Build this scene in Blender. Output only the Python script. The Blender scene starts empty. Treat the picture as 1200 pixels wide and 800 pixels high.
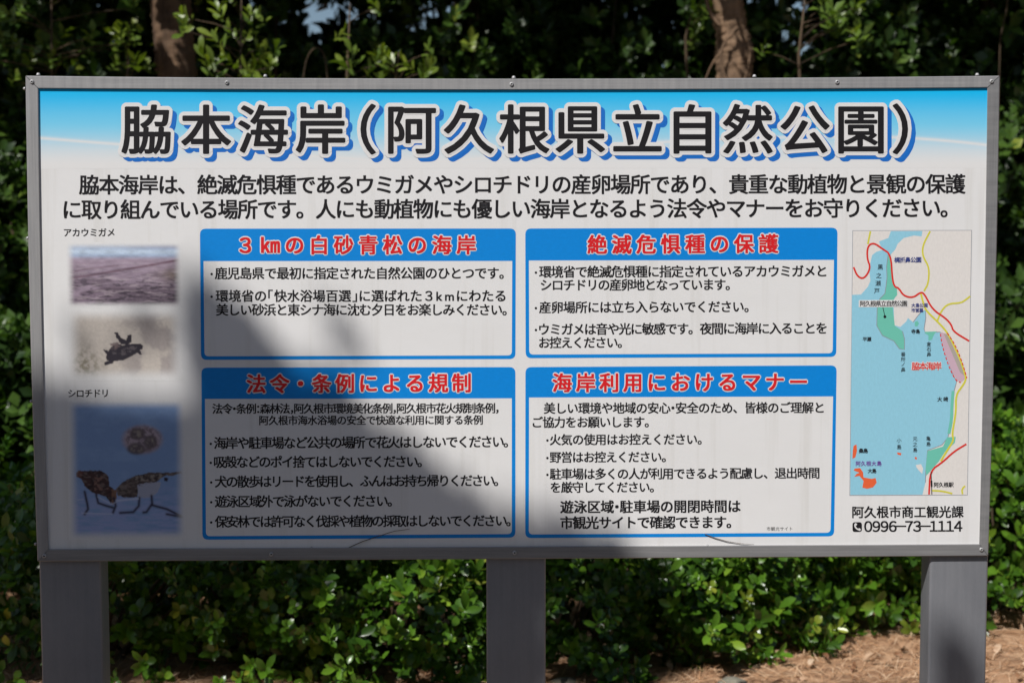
import bpy, math, random
import numpy as np
from mathutils import Vector, Matrix
from mathutils.geometry import tessellate_polygon

random.seed(4)
RNG = np.random.default_rng(11)
scene = bpy.context.scene
COL = scene.collection

# ------------------------------------------------------------------ camera
F_PX = 1700.0                        # focal length in pixels of a 1200 px wide frame
GZ = 0.78                            # height of the board's lower edge above the ground
CAM = np.array([-0.0572, -3.6117, 0.8001 + GZ])
YAW, PITCH, ROLL = 0.0140, 0.0694, -0.0012


def cam_rows():
    cy, sy, cp, sp, cr, sr = (math.cos(YAW), math.sin(YAW), math.cos(PITCH), math.sin(PITCH),
                              math.cos(ROLL), math.sin(ROLL))
    B = np.array([[1, 0, 0], [0, 0, -1], [0, 1, 0.]])
    Rz = np.array([[cy, -sy, 0], [sy, cy, 0], [0, 0, 1]])
    Rx = np.array([[1, 0, 0], [0, cp, -sp], [0, sp, cp]])
    Rr = np.array([[cr, -sr, 0], [sr, cr, 0], [0, 0, 1]])
    return Rr @ Rx @ B @ Rz


RC = cam_rows()
cam_d = bpy.data.cameras.new('camera')
cam_d.sensor_width = 36.0
cam_d.lens = 36.0 * F_PX / 1200.0
cam_d.clip_end = 2000
cam_d.dof.use_dof = True
cam_d.dof.focus_distance = 3.62
cam_d.dof.aperture_fstop = 3.0
cam = bpy.data.objects.new('camera', cam_d)
COL.objects.link(cam)
m = Matrix.Identity(4)
for i in range(3):
    m[i][0] = RC[0][i]
    m[i][1] = -RC[1][i]
    m[i][2] = -RC[2][i]
    m[i][3] = CAM[i]
cam.matrix_world = m
scene.camera = cam

# ------------------------------------------------------------------ sky and sun
SUN = np.array([-0.36, -0.54, 0.76])
SUN /= np.linalg.norm(SUN)
world = bpy.data.worlds.new('World')
scene.world = world
world.use_nodes = True
wn = world.node_tree
wn.nodes.clear()
sky = wn.nodes.new('ShaderNodeTexSky')
sky.sky_type = 'NISHITA'
sky.sun_disc = False
sky.sun_elevation = math.asin(SUN[2])
sky.sun_rotation = math.atan2(SUN[0], SUN[1])
bg = wn.nodes.new('ShaderNodeBackground')
bg.inputs[1].default_value = 0.064
sky.dust_density = 0.7
wo = wn.nodes.new('ShaderNodeOutputWorld')
wn.links.new(sky.outputs[0], bg.inputs[0])
wn.links.new(bg.outputs[0], wo.inputs[0])
sun_d = bpy.data.lights.new('sun', 'SUN')
sun_d.energy = 4.75
sun_d.angle = math.radians(0.53)
sun_d.color = (1.0, 0.965, 0.925)
sun = bpy.data.objects.new('sun', sun_d)
sun.rotation_euler = Vector(SUN).to_track_quat('Z', 'Y').to_euler()
COL.objects.link(sun)
scene.view_settings.view_transform = 'Standard'
scene.view_settings.look = 'None'
scene.view_settings.exposure = 0.0
scene.view_settings.gamma = 1.0


# ------------------------------------------------------------------ helpers
def ray_y(px, py, y=0.0):
    """point on the upright plane at distance y seen at photo position (px, py)"""
    d = RC.T @ np.array([(px - 600) / F_PX, (py - 400) / F_PX, 1.0])
    t = (y - CAM[1]) / d[1]
    return CAM + d * t


def ray_y_arr(P, y):
    P = np.asarray(P, float)
    c = np.c_[(P[:, 0] - 600) / F_PX, (P[:, 1] - 400) / F_PX, np.ones(len(P))]
    d = c @ RC
    t = (y - CAM[1]) / d[:, 1]
    return CAM + d * t[:, None]


def tag(o, label=None, cat=None, group=None, kind=None):
    if label: o['label'] = label
    if cat: o['category'] = cat
    if group: o['group'] = group
    if kind: o['kind'] = kind
    return o


def empty(name, loc, label, cat, group=None):
    o = bpy.data.objects.new(name, None)
    o.location = loc
    o.empty_display_size = 0.1
    COL.objects.link(o)
    return tag(o, label, cat, group)


def link(name, me, parent=None):
    o = bpy.data.objects.new(name, me)
    COL.objects.link(o)
    if parent is not None:
        o.parent = parent
        loc = Vector((0, 0, 0))
        p = parent
        while p is not None:
            loc += p.location
            p = p.parent
        o.location = -loc
    return o


def mesh_np(name, V, Fl, sizes, mat=None, smooth=False, tint=None, col=None, tint2=None):
    """V (n,3); Fl flat loop vertex index; sizes per face"""
    me = bpy.data.meshes.new(name)
    V = np.asarray(V, np.float32)
    Fl = np.asarray(Fl, np.int32)
    sizes = np.asarray(sizes, np.int32)
    me.vertices.add(len(V))
    me.vertices.foreach_set('co', V.ravel())
    me.loops.add(len(Fl))
    me.loops.foreach_set('vertex_index', Fl)
    me.polygons.add(len(sizes))
    st = np.concatenate([[0], np.cumsum(sizes)[:-1]]).astype(np.int32)
    me.polygons.foreach_set('loop_start', st)
    me.polygons.foreach_set('loop_total', sizes)
    me.polygons.foreach_set('use_smooth', np.full(len(sizes), bool(smooth)))
    if tint is not None:
        a = me.attributes.new('tint', 'FLOAT', 'POINT')
        a.data.foreach_set('value', np.asarray(tint, np.float32))
    if tint2 is not None:
        a = me.attributes.new('young', 'FLOAT', 'POINT')
        a.data.foreach_set('value', np.asarray(tint2, np.float32))
    if col is not None:
        a = me.attributes.new('ink', 'FLOAT_COLOR', 'POINT')
        c = np.ones((len(V), 4), np.float32)
        c[:, :3] = col
        a.data.foreach_set('color', c.ravel())
    me.update(calc_edges=True)
    me.validate()
    if mat: me.materials.append(mat)
    return me


def mesh_py(name, V, F, mat=None, smooth=False):
    me = bpy.data.meshes.new(name)
    me.from_pydata([tuple(map(float, v)) for v in V], [], F)
    if smooth:
        for p in me.polygons: p.use_smooth = True
    me.update()
    if mat: me.materials.append(mat)
    return me


def s2l(r, g, b):
    """sRGB 0-255 print colour to linear"""
    out = []
    for c in (r, g, b):
        c = c / 255.0
        out.append(c / 12.92 if c <= 0.04045 else ((c + 0.055) / 1.055) ** 2.4)
    return tuple(out)


def tube(pts, rad, n=8, cap=True):
    """swept tube -> V, F"""
    pts = [Vector(p) for p in pts]
    if not hasattr(rad, '__len__'): rad = [rad] * len(pts)
    V, Fc = [], []
    up = Vector((0.3, 0.9, 0.1)).normalized()
    for i, p in enumerate(pts):
        a = pts[max(0, i - 1)]
        b = pts[min(len(pts) - 1, i + 1)]
        d = (b - a).normalized()
        x = d.cross(up)
        if x.length < 1e-3: x = d.cross(Vector((1, 0, 0)))
        x.normalize()
        y = d.cross(x).normalized()
        for k in range(n):
            t = 2 * math.pi * k / n
            V.append(p + (x * math.cos(t) + y * math.sin(t)) * rad[i])
    for i in range(len(pts) - 1):
        for k in range(n):
            Fc.append((i * n + k, i * n + (k + 1) % n, (i + 1) * n + (k + 1) % n, (i + 1) * n + k))
    if cap:
        Fc.append(tuple(range(n))[::-1])
        Fc.append(tuple((len(pts) - 1) * n + k for k in range(n)))
    return V, Fc


# ------------------------------------------------------------------ materials
def new_mat(name):
    mt = bpy.data.materials.new(name)
    mt.use_nodes = True
    nt = mt.node_tree
    b = nt.nodes['Principled BSDF']
    return mt, nt, b


def N(nt, kind, **kw):
    n = nt.nodes.new(kind)
    for k, v in kw.items(): setattr(n, k, v)
    return n


def noise(nt, scale, detail=4, rough=0.6, vec=None):
    n = N(nt, 'ShaderNodeTexNoise')
    n.inputs['Scale'].default_value = scale
    n.inputs['Detail'].default_value = detail
    n.inputs['Roughness'].default_value = rough
    if vec is not None: nt.links.new(vec, n.inputs['Vector'])
    return n


def ramp(nt, fac, stops):
    r = N(nt, 'ShaderNodeValToRGB')
    el = r.color_ramp.elements
    while len(el) < len(stops): el.new(0.5)
    for e, (p, c) in zip(el, stops):
        e.position = p
        e.color = (c[0], c[1], c[2], 1)
    nt.links.new(fac, r.inputs[0])
    return r


def bump(nt, b, h, strength, dist=0.002):
    n = N(nt, 'ShaderNodeBump')
    n.inputs['Strength'].default_value = strength
    n.inputs['Distance'].default_value = dist
    nt.links.new(h, n.inputs['Height'])
    nt.links.new(n.outputs[0], b.inputs['Normal'])


def mapping(nt, scale):
    tc = N(nt, 'ShaderNodeTexCoord')
    mp = N(nt, 'ShaderNodeMapping')
    mp.inputs['Scale'].default_value = scale
    nt.links.new(tc.outputs['Object'], mp.inputs['Vector'])
    return mp.outputs[0]


def ink_mat(name, rgb, rough=0.5):
    mt, nt, b = new_mat(name)
    n = noise(nt, 60, 3)
    r = ramp(nt, n.outputs[0], [(0.3, [c * 0.92 for c in rgb]), (0.7, rgb)])
    nt.links.new(r.outputs[0], b.inputs['Base Color'])
    b.inputs['Roughness'].default_value = rough
    b.inputs['Specular IOR Level'].default_value = 0.3
    return mt


def panel_mat():
    mt, nt, b = new_mat('panel_white')
    n = noise(nt, 3.0, 5)
    n2 = noise(nt, 90, 2)
    mx = N(nt, 'ShaderNodeMath', operation='ADD')
    nt.links.new(n.outputs[0], mx.inputs[0])
    mu = N(nt, 'ShaderNodeMath', operation='MULTIPLY')
    mu.inputs[1].default_value = 0.35
    nt.links.new(n2.outputs[0], mu.inputs[0])
    nt.links.new(mu.outputs[0], mx.inputs[1])
    r = ramp(nt, mx.outputs[0], [(0.35, (0.715, 0.71, 0.70)), (0.9, (0.755, 0.75, 0.745))])
    st = noise(nt, 1.0, 5, .6, mapping(nt, (34, 34, 1.6)))
    sr = ramp(nt, st.outputs[0], [(0.30, (.93, .925, .91)), (0.46, (1, 1, 1))])
    ml = N(nt, 'ShaderNodeMix', data_type='RGBA', blend_type='MULTIPLY')
    ml.inputs[0].default_value = 1.0
    nt.links.new(r.outputs[0], ml.inputs[6])
    nt.links.new(sr.outputs[0], ml.inputs[7])
    nt.links.new(ml.outputs[2], b.inputs['Base Color'])
    b.inputs['Roughness'].default_value = 0.45
    b.inputs['Specular IOR Level'].default_value = 0.35
    return mt


def attr_mat(name, rough=0.5):
    mt, nt, b = new_mat(name)
    a = N(nt, 'ShaderNodeAttribute', attribute_name='ink')
    nt.links.new(a.outputs['Color'], b.inputs['Base Color'])
    b.inputs['Roughness'].default_value = rough
    b.inputs['Specular IOR Level'].default_value = 0.3
    return mt


def metal_mat(name, lo, hi, streak=(40, 40, 3)):
    mt, nt, b = new_mat(name)
    v = mapping(nt, streak)
    n = noise(nt, 1.0, 6, 0.65, v)
    n2 = noise(nt, 7.0, 5, 0.6)
    n3 = noise(nt, 160.0, 2, 0.5)
    ad = N(nt, 'ShaderNodeMath', operation='MULTIPLY_ADD')
    ad.inputs[1].default_value = 0.45
    nt.links.new(n.outputs[0], ad.inputs[0])
    mu = N(nt, 'ShaderNodeMath', operation='MULTIPLY')
    mu.inputs[1].default_value = 0.4
    nt.links.new(n2.outputs[0], mu.inputs[0])
    nt.links.new(mu.outputs[0], ad.inputs[2])
    ad2 = N(nt, 'ShaderNodeMath', operation='MULTIPLY_ADD')
    ad2.inputs[1].default_value = 0.2
    nt.links.new(n3.outputs[0], ad2.inputs[0])
    nt.links.new(ad.outputs[0], ad2.inputs[2])
    r = ramp(nt, ad2.outputs[0], [(0.38, lo), (0.68, hi)])
    nt.links.new(r.outputs[0], b.inputs['Base Color'])
    b.inputs['Metallic'].default_value = 0.25
    b.inputs['Roughness'].default_value = 0.48
    bump(nt, b, ad2.outputs[0], 0.15, 0.001)
    return mt


def leaf_mat(name, stops, young=(0.20, 0.26, 0.03), rough=0.32, trans=0.25, spec=0.5):
    mt, nt, b = new_mat(name)
    a = N(nt, 'ShaderNodeAttribute', attribute_name='tint')
    r = ramp(nt, a.outputs['Fac'], stops)
    y = N(nt, 'ShaderNodeAttribute', attribute_name='young')
    mx = N(nt, 'ShaderNodeMix', data_type='RGBA')
    nt.links.new(y.outputs['Fac'], mx.inputs[0])
    nt.links.new(r.outputs[0], mx.inputs[6])
    mx.inputs[7].default_value = (*young, 1)
    n = noise(nt, 55, 3)
    br = N(nt, 'ShaderNodeHueSaturation')
    mr = N(nt, 'ShaderNodeMapRange')
    mr.inputs[3].default_value = 0.75
    mr.inputs[4].default_value = 1.25
    nt.links.new(n.outputs[0], mr.inputs[0])
    nt.links.new(mr.outputs[0], br.inputs['Value'])
    nt.links.new(mx.outputs[2], br.inputs['Color'])
    nt.links.new(br.outputs[0], b.inputs['Base Color'])
    b.inputs['Roughness'].default_value = rough
    b.inputs['Specular IOR Level'].default_value = spec
    tr = N(nt, 'ShaderNodeBsdfTranslucent')
    gm = N(nt, 'ShaderNodeMix', data_type='RGBA', blend_type='MULTIPLY')
    gm.inputs[0].default_value = 1.0
    nt.links.new(br.outputs[0], gm.inputs[6])
    gm.inputs[7].default_value = (1.3, 1.5, 0.5, 1)
    nt.links.new(gm.outputs[2], tr.inputs[0])
    ms = N(nt, 'ShaderNodeMixShader')
    ms.inputs[0].default_value = trans
    out = nt.nodes['Material Output']
    nt.links.new(b.outputs[0], ms.inputs[1])
    nt.links.new(tr.outputs[0], ms.inputs[2])
    nt.links.new(ms.outputs[0], out.inputs[0])
    return mt


def bark_mat(name, lo, hi):
    mt, nt, b = new_mat(name)
    v = mapping(nt, (28, 28, 7))
    n = noise(nt, 1.0, 8, 0.7, v)
    n2 = noise(nt, 5, 4)
    ad = N(nt, 'ShaderNodeMath', operation='ADD')
    nt.links.new(n.outputs[0], ad.inputs[0])
    nt.links.new(n2.outputs[0], ad.inputs[1])
    r = ramp(nt, ad.outputs[0], [(0.7 / 2 * 1.0, lo), (0.62, hi)])
    mu = N(nt, 'ShaderNodeMath', operation='MULTIPLY')
    mu.inputs[1].default_value = 0.5
    nt.links.new(ad.outputs[0], mu.inputs[0])
    nt.links.new(mu.outputs[0], r.inputs[0])
    nt.links.new(r.outputs[0], b.inputs['Base Color'])
    b.inputs['Roughness'].default_value = 0.9
    bump(nt, b, n.outputs[0], 0.55, 0.015)
    return mt


def ground_mat():
    mt, nt, b = new_mat('ground_litter')
    n = noise(nt, 5, 8, 0.7)
    n2 = noise(nt, 60, 6, 0.75)
    ad = N(nt, 'ShaderNodeMath', operation='MULTIPLY_ADD')
    ad.inputs[1].default_value = 0.6
    nt.links.new(n2.outputs[0], ad.inputs[0])
    mu = N(nt, 'ShaderNodeMath', operation='MULTIPLY')
    mu.inputs[1].default_value = 0.4
    nt.links.new(n.outputs[0], mu.inputs[0])
    nt.links.new(mu.outputs[0], ad.inputs[2])
    r = ramp(nt, ad.outputs[0], [(0.34, (0.10, 0.052, 0.028)), (0.5, (0.40, 0.235, 0.135)),
                                 (0.66, (0.60, 0.39, 0.24))])
    nt.links.new(r.outputs[0], b.inputs['Base Color'])
    b.inputs['Roughness'].default_value = 0.95
    bump(nt, b, n2.outputs[0], 1.0, 0.02)
    return mt


M = {
    'white': panel_mat(),
    'ink': ink_mat('ink_black', (0.012, 0.011, 0.013)),
    'navy': ink_mat('ink_navy', (0.04, 0.06, 0.25)),
    'purple': ink_mat('ink_purple', (0.18, 0.07, 0.35)),
    'red': ink_mat('ink_red', (0.68, 0.015, 0.02)),
    'blue': ink_mat('ink_blue', (0.0, 0.235, 0.69)),
    'shadow_blue': ink_mat('ink_shadow_blue', (0.012, 0.16, 0.58)),
    'white_ink': ink_mat('ink_white', (0.76, 0.75, 0.74)),
    'sea': ink_mat('map_sea', (0.29, 0.60, 0.74)),
    'land': ink_mat('map_land', (0.75, 0.715, 0.68)),
    'park': ink_mat('map_park', (0.16, 0.55, 0.43)),
    'road_red': ink_mat('map_red', (0.70, 0.035, 0.025)),
    'road_yellow': ink_mat('map_yellow', (0.66, 0.62, 0.06)),
    'island': ink_mat('map_island', (0.80, 0.13, 0.045)),
    'beach': ink_mat('map_beach', (0.60, 0.42, 0.50)),
    'shore': ink_mat('map_shore', (0.28, 0.29, 0.33)),
    'hill': ink_mat('map_hill', (0.42, 0.38, 0.33)),
    'picture': attr_mat('printed_picture'),
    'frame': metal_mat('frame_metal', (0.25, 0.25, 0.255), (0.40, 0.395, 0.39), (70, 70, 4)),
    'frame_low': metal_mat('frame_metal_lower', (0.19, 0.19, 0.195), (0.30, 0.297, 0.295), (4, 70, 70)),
    'post': metal_mat('post_paint', (0.182, 0.19, 0.21), (0.25, 0.257, 0.275), (6, 6, 4)),
    'screw': metal_mat('screw_metal', (0.28, 0.28, 0.28), (0.5, 0.5, 0.5), (80, 80, 80)),
    'screw_dark': ink_mat('screw_recess', (0.04, 0.038, 0.036), 0.6),
    'ground': ground_mat(),
    'bark': bark_mat('bark_brown', (0.035, 0.019, 0.011), (0.19, 0.115, 0.065)),
    'bark_pale': bark_mat('bark_pale', (0.05, 0.03, 0.018), (0.29, 0.185, 0.11)),
    'twig': bark_mat('twig_bark', (0.03, 0.02, 0.012), (0.12, 0.08, 0.045)),
    'needle': leaf_mat('dry_needle', [(0.0, (0.26, 0.12, 0.055)), (0.5, (0.62, 0.36, 0.20)), (1.0, (0.85, 0.64, 0.45))],
                       (0.4, 0.3, 0.2), 0.7, 0.1, 0.3),
    'dry_leaf': leaf_mat('dry_leaf', [(0.0, (0.16, 0.07, 0.035)), (0.7, (0.40, 0.22, 0.12)), (1.0, (0.60, 0.45, 0.32))],
                         (0.4, 0.3, 0.2), 0.55, 0.1, 0.4),
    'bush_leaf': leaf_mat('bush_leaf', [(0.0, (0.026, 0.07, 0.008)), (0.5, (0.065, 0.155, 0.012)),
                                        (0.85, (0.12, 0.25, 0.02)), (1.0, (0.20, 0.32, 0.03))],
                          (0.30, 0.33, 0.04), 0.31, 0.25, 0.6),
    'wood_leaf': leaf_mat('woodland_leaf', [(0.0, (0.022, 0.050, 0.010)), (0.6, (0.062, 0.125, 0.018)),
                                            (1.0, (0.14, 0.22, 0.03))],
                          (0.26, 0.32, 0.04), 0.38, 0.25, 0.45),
    'grass': leaf_mat('grass_blade', [(0.0, (0.03, 0.08, 0.012)), (1.0, (0.08, 0.17, 0.03))], (0.1, 0.2, 0.03), 0.5, 0.25),
    'stone': metal_mat('stone_grey', (0.12, 0.11, 0.085), (0.30, 0.28, 0.22), (30, 30, 30)),
}
M['stone'].node_tree.nodes['Principled BSDF'].inputs['Metallic'].default_value = 0
M['stone'].node_tree.nodes['Principled BSDF'].inputs['Roughness'].default_value = 0.9

# ------------------------------------------------------------------ the information sign
Y_PANEL = 0.006          # front of the printed sheet; the rails stand 6 mm proud of it
sign = empty('information_sign', (0, 0, 0),
             'wide white and blue Japanese beach notice board on three square posts', 'sign')


def lerp_poly(pts, n):
    """quadratic through three photo points"""
    (x0, y0), (x1, y1), (x2, y2) = pts
    out = []
    for i in range(n + 1):
        t = i / n
        a, b, c = 2 * (t - .5) * (t - 1), -4 * t * (t - 1), 2 * t * (t - .5)
        out.append((a * x0 + b * x1 + c * x2, a * y0 + b * y1 + c * y2))
    return out


def rail(outer, inner, mat, n=24, depth=0.0112):
    O, I = lerp_poly(outer, n), lerp_poly(inner, n)
    prof = [(0.0, depth), (0.0, 0.0018), (0.05, 0.0), (0.5, 0.0),
            (0.93, 0.0), (1.0, 0.0015), (1.0, 0.0105), ]
    V, Fc = [], []
    for (o, i) in zip(O, I):
        for (t, y) in prof:
            V.append(ray_y(o[0] + (i[0] - o[0]) * t, o[1] + (i[1] - o[1]) * t, y))
    k = len(prof)
    for s in range(n):
        for j in range(k):
            a, b = s * k + j, s * k + (j + 1) % k
            Fc.append((a, b, b + k, a + k))
    Fc.append(tuple(range(k))[::-1])
    Fc.append(tuple(n * k + j for j in range(k)))
    return link('frame_rail', mesh_py('frame_rail', V, Fc, mat), sign)


TLo, TMo, TRo = (30, 89), (600, 92.5), (1171.5, 89)
TLi, TMi, TRi = (45, 104), (600, 105.5), (1157, 103)
BLo, BMo, BRo = (44, 657.5), (600, 654.5), (1158, 651)
BLi, BMi, BRi = (57, 643), (600, 640), (1147.5, 637)
e = 0.4
rail([(30.4, 89), TMo, (1171.1, 89)], [(45.4, 104), TMi, (1156.6, 103)], M['frame'])
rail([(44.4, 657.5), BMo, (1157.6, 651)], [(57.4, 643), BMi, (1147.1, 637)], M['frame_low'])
rail([(30, 89.4), (35.3, 372), (44, 657.1)], [(45, 104.4), (49.2, 372), (57, 642.6)], M['frame'])
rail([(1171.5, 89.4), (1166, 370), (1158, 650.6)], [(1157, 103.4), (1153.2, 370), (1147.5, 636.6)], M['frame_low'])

# printed sheet: one solid sheet 3 mm thick that reaches under the rails
pc = [ray_y(*p, Y_PANEL) for p in ((38, 97), (1164, 96.5), (1152.5, 644), (50, 650))]
V = [*pc] + [p + np.array([0, 0.003, 0]) for p in pc]
panel = link('panel', mesh_py('panel', V, [(0, 3, 2, 1), (4, 5, 6, 7), (0, 1, 5, 4), (1, 2, 6, 5), (2, 3, 7, 6), (3, 0, 4, 7)],
                              M['white']), sign)
# back stiffeners between the posts
for zc in (GZ + 0.25, GZ + 0.95):
    V, Fc = [], []
    for x in (-1.17, 1.17):
        for yy, zz in ((0.0125, -.03), (0.0125, .03), (0.0105 + .002, .03), (0.04, .03), (0.04, -.03)):
            V.append((x, yy, zc + zz))
    # drawn as a simple channel lying against the sheet
    V = [(sx * 1.17, yy, zc + zz) for sx in (-1, 1) for (yy, zz) in ((0.0095, -.03), (0.0095, .03), (0.0115, .03), (0.0115, -.03))]
    Fc = [(0, 1, 2, 3), (7, 6, 5, 4), (0, 4, 5, 1), (1, 5, 6, 2), (2, 6, 7, 3), (3, 7, 4, 0)]
    link('stiffener', mesh_py('stiffener', V, Fc, M['post']), sign)


def post(pxa, pxb, yref=705, depth=0.078):
    xa, xb = ray_y(pxa, yref, 0.013)[0], ray_y(pxb, yref, 0.013)[0]
    r = 0.007
    prof = []
    y0, y1 = 0.013, 0.013 + depth
    for cx, cy, a0 in ((xb - r, y1 - r, 0), (xa + r, y1 - r, 90), (xa + r, y0 + r, 180), (xb - r, y0 + r, 270)):
        for k in range(5):
            t = math.radians(a0 + 90 * k / 4)
            prof.append((cx + r * math.cos(t), cy + r * math.sin(t)))
    V, Fc = [], []
    n = len(prof)
    zs = [-0.15, 0.3, 0.76, GZ + 1.12]
    for z in zs:
        V += [(x, y, z) for x, y in prof]
    for s in range(len(zs) - 1):
        for j in range(n):
            Fc.append((s * n + j, s * n + (j + 1) % n, (s + 1) * n + (j + 1) % n, (s + 1) * n + j))
    Fc.append(tuple((len(zs) - 1) * n + j for j in range(n)))
    o = link('post', mesh_py('post', V, Fc, M['post'], False), sign)
    for p in o.data.polygons: p.use_smooth = len(p.vertices) == 4
    o.data.set_sharp_from_angle(angle=math.radians(30))
    return o


post(46.5, 118.5)
post(570, 639.5)
post(1089, 1157.5)


def screw(px, py, r=0.0055, out=0.0035, dirv=(0, -1, 0), dark=True, y=0.0):
    c = Vector(ray_y(px, py, y))
    d = Vector(dirv)
    a = Vector((0, 0, 1)) if abs(d.z) < .5 else Vector((0, 1, 0))
    u = d.cross(a).normalized()
    w = d.cross(u).normalized()
    V, Fc = [], []
    n = 12
    prof = [(1.0, -0.001), (1.0, 0.25), (0.85, 0.7), (0.55, 1.0), (0.42, 1.0), (0.36, 0.6)]
    for (rr, h) in prof:
        for k in range(n):
            t = 2 * math.pi * k / n
            V.append(c + (u * math.cos(t) + w * math.sin(t)) * r * rr + d * out * h)
    for s in range(len(prof) - 1):
        for k in range(n):
            Fc.append((s * n + k, s * n + (k + 1) % n, (s + 1) * n + (k + 1) % n, (s + 1) * n + k))
    o = link('screw', mesh_py('screw', V, Fc, M['screw'], True), sign)
    V2 = [v for v in V[-n:]]
    link('screw_socket', mesh_py('screw_socket', V2, [tuple(range(n))], M['screw_dark']), o)
    o2 = COL.objects[-1]
    return o


for p in ((37.5, 96), (599.5, 99), (981, 96.5), (1162, 95.5), (52, 651), (603, 647.2), (1150, 643.5), (266, 97), (318, 649)):
    screw(*p)
# bolt heads standing on the outer edges of the frame
for p in ((45, 88.5), (311, 90.2), (602, 92), (884, 90.5), (1145, 88.7)):
    screw(*p, r=0.005, out=0.006, dirv=(0, 0, 1), y=0.005)
for p in ((29.6, 104), (33.2, 279), (37.6, 470), (42.6, 637)):
    screw(*p, r=0.004, out=0.005, dirv=(-1, 0, 0), y=0.005)
for p in ((365, 641.6), (701, 640.2), (829, 639)):
    screw(*p, r=0.003, out=0.003, dirv=(0, 0, 1), y=0.003)

# ------------------------------------------------------------------ lettering (bundled font, glyph meshes laid on the sheet)
GLYPH = {}


def glyph(ch, weight):
    key = (ch, weight)
    if key in GLYPH: return GLYPH[key]
    cu = bpy.data.curves.new('glyph', 'FONT')
    cu.body = ch
    cu.size = 1.0
    cu.resolution_u = 4
    cu.offset = weight
    ob = bpy.data.objects.new('glyph', cu)
    COL.objects.link(ob)
    dg = bpy.context.evaluated_depsgraph_get()
    dg.update()
    me = ob.evaluated_get(dg).to_mesh()
    n = len(me.vertices)
    V = np.zeros(n * 3, np.float32)
    me.vertices.foreach_get('co', V)
    V = V.reshape(-1, 3)[:, :2].copy()
    me.calc_loop_triangles()
    T = np.zeros(len(me.loop_triangles) * 3, np.int32)
    me.loop_triangles.foreach_get('vertices', T)
    ob.evaluated_get(dg).to_mesh_clear()
    bpy.data.objects.remove(ob)
    bpy.data.curves.remove(cu)
    GLYPH[key] = (V, T.reshape(-1, 3))
    return GLYPH[key]


EMV, _ = glyph('国', 0.0)
EM_S = 0.92 / (EMV[:, 1].max() - EMV[:, 1].min()) if len(EMV) else 1.0     # scale so that the kanji body is 1
EM_CY = (EMV[:, 1].max() + EMV[:, 1].min()) / 2
EM_CX = (EMV[:, 0].max() + EMV[:, 0].min()) / 2
NARROW = {'・': .42, '：': .42, '，': .42, '「': .55, '」': .55, '（': .6, '）': .6, 'k': .62, 'm': .95}


def glyph_em(ch, w):
    V, T = glyph(ch, w)
    V = (V - np.array([EM_CX, EM_CY])) * EM_S
    if ch in NARROW and len(V):
        V = V - np.array([(V[:, 0].max() + V[:, 0].min()) / 2, 0])
    return V, T


def text_px(s, x0, x1, y0, y1, h, weight=0.0, ax=1.0, narrow=None, centres=None):
    """glyph triangles in photo pixels; ink runs from x0 to x1"""
    nar = dict(NARROW)
    if narrow: nar.update(narrow)
    adv, c = [], 0.0
    for ch in s:
        a = nar.get(ch, 1.0)
        adv.append(c + a / 2)
        c += a
    gs = [glyph_em(ch, weight) for ch in s]
    if centres is None:
        l0 = gs[0][0][:, 0].min() * h * ax if len(gs[0][0]) else 0
        r1 = gs[-1][0][:, 0].max() * h * ax if len(gs[-1][0]) else 0
        if len(s) > 1:
            k = ((x1 - r1) - (x0 - l0)) / (adv[-1] - adv[0])
        else:
            k = 0
        cs = [x0 - l0 + (a - adv[0]) * k for a in adv]
    else:
        cs = centres
    VV, TT, off = [], [], 0
    for (V, T), cx in zip(gs, cs):
        if not len(V): continue
        t = (cx - x0) / max(1, x1 - x0)
        cy = y0 + (y1 - y0) * t
        P = np.c_[cx + V[:, 0] * h * ax, cy - V[:, 1] * h]
        VV.append(P)
        TT.append(T + off)
        off += len(V)
    return np.vstack(VV), np.vstack(TT)


def print_mesh(name, P, T, mat, lift, label=None):
    """lay flat ink on the sheet, lift in millimetres in front of it"""
    V = ray_y_arr(P, Y_PANEL - lift * 0.001)
    me = mesh_np(name, V, T.ravel(), np.full(len(T), 3), mat)
    # all ink faces look out of the board
    nrm = np.zeros(len(me.polygons) * 3, np.float32)
    me.polygons.foreach_get('normal', nrm)
    if nrm[1::3].mean() > 0: me.flip_normals()
    o = link(name, me, panel)
    if label: o['label'] = label
    return o


def text(s, x0, x1, y0, y1, h, mat='ink', weight=0.008, lift=0.6, name='lettering', **kw):
    P, T = text_px(s, x0, x1, y0, y1, h, 0.0, **kw)
    if weight <= 0: return print_mesh(name, P, T, M[mat], lift)
    r_ = weight * h                       # heavier weight: a few prints of the same line, each a hair apart
    offs = [(-1, -.6), (1, -.6), (1, .6), (-1, .6)]
    if weight * h > 0.9: offs = [(math.cos(a * .7854) * 1.1, math.sin(a * .7854) * .8) for a in range(8)] + [(0, 0)]
    Vs, Ts = [], []
    for k, (dx, dy) in enumerate(offs):
        Vs.append(ray_y_arr(P + np.array([dx * r_, dy * r_]), Y_PANEL - (lift + .02 * k) * 0.001))
        Ts.append(T + k * len(P))
    V, T2 = np.vstack(Vs), np.vstack(Ts)
    return link(name, mesh_np(name, V, T2.ravel(), np.full(len(T2), 3), M[mat]), panel)


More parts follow.
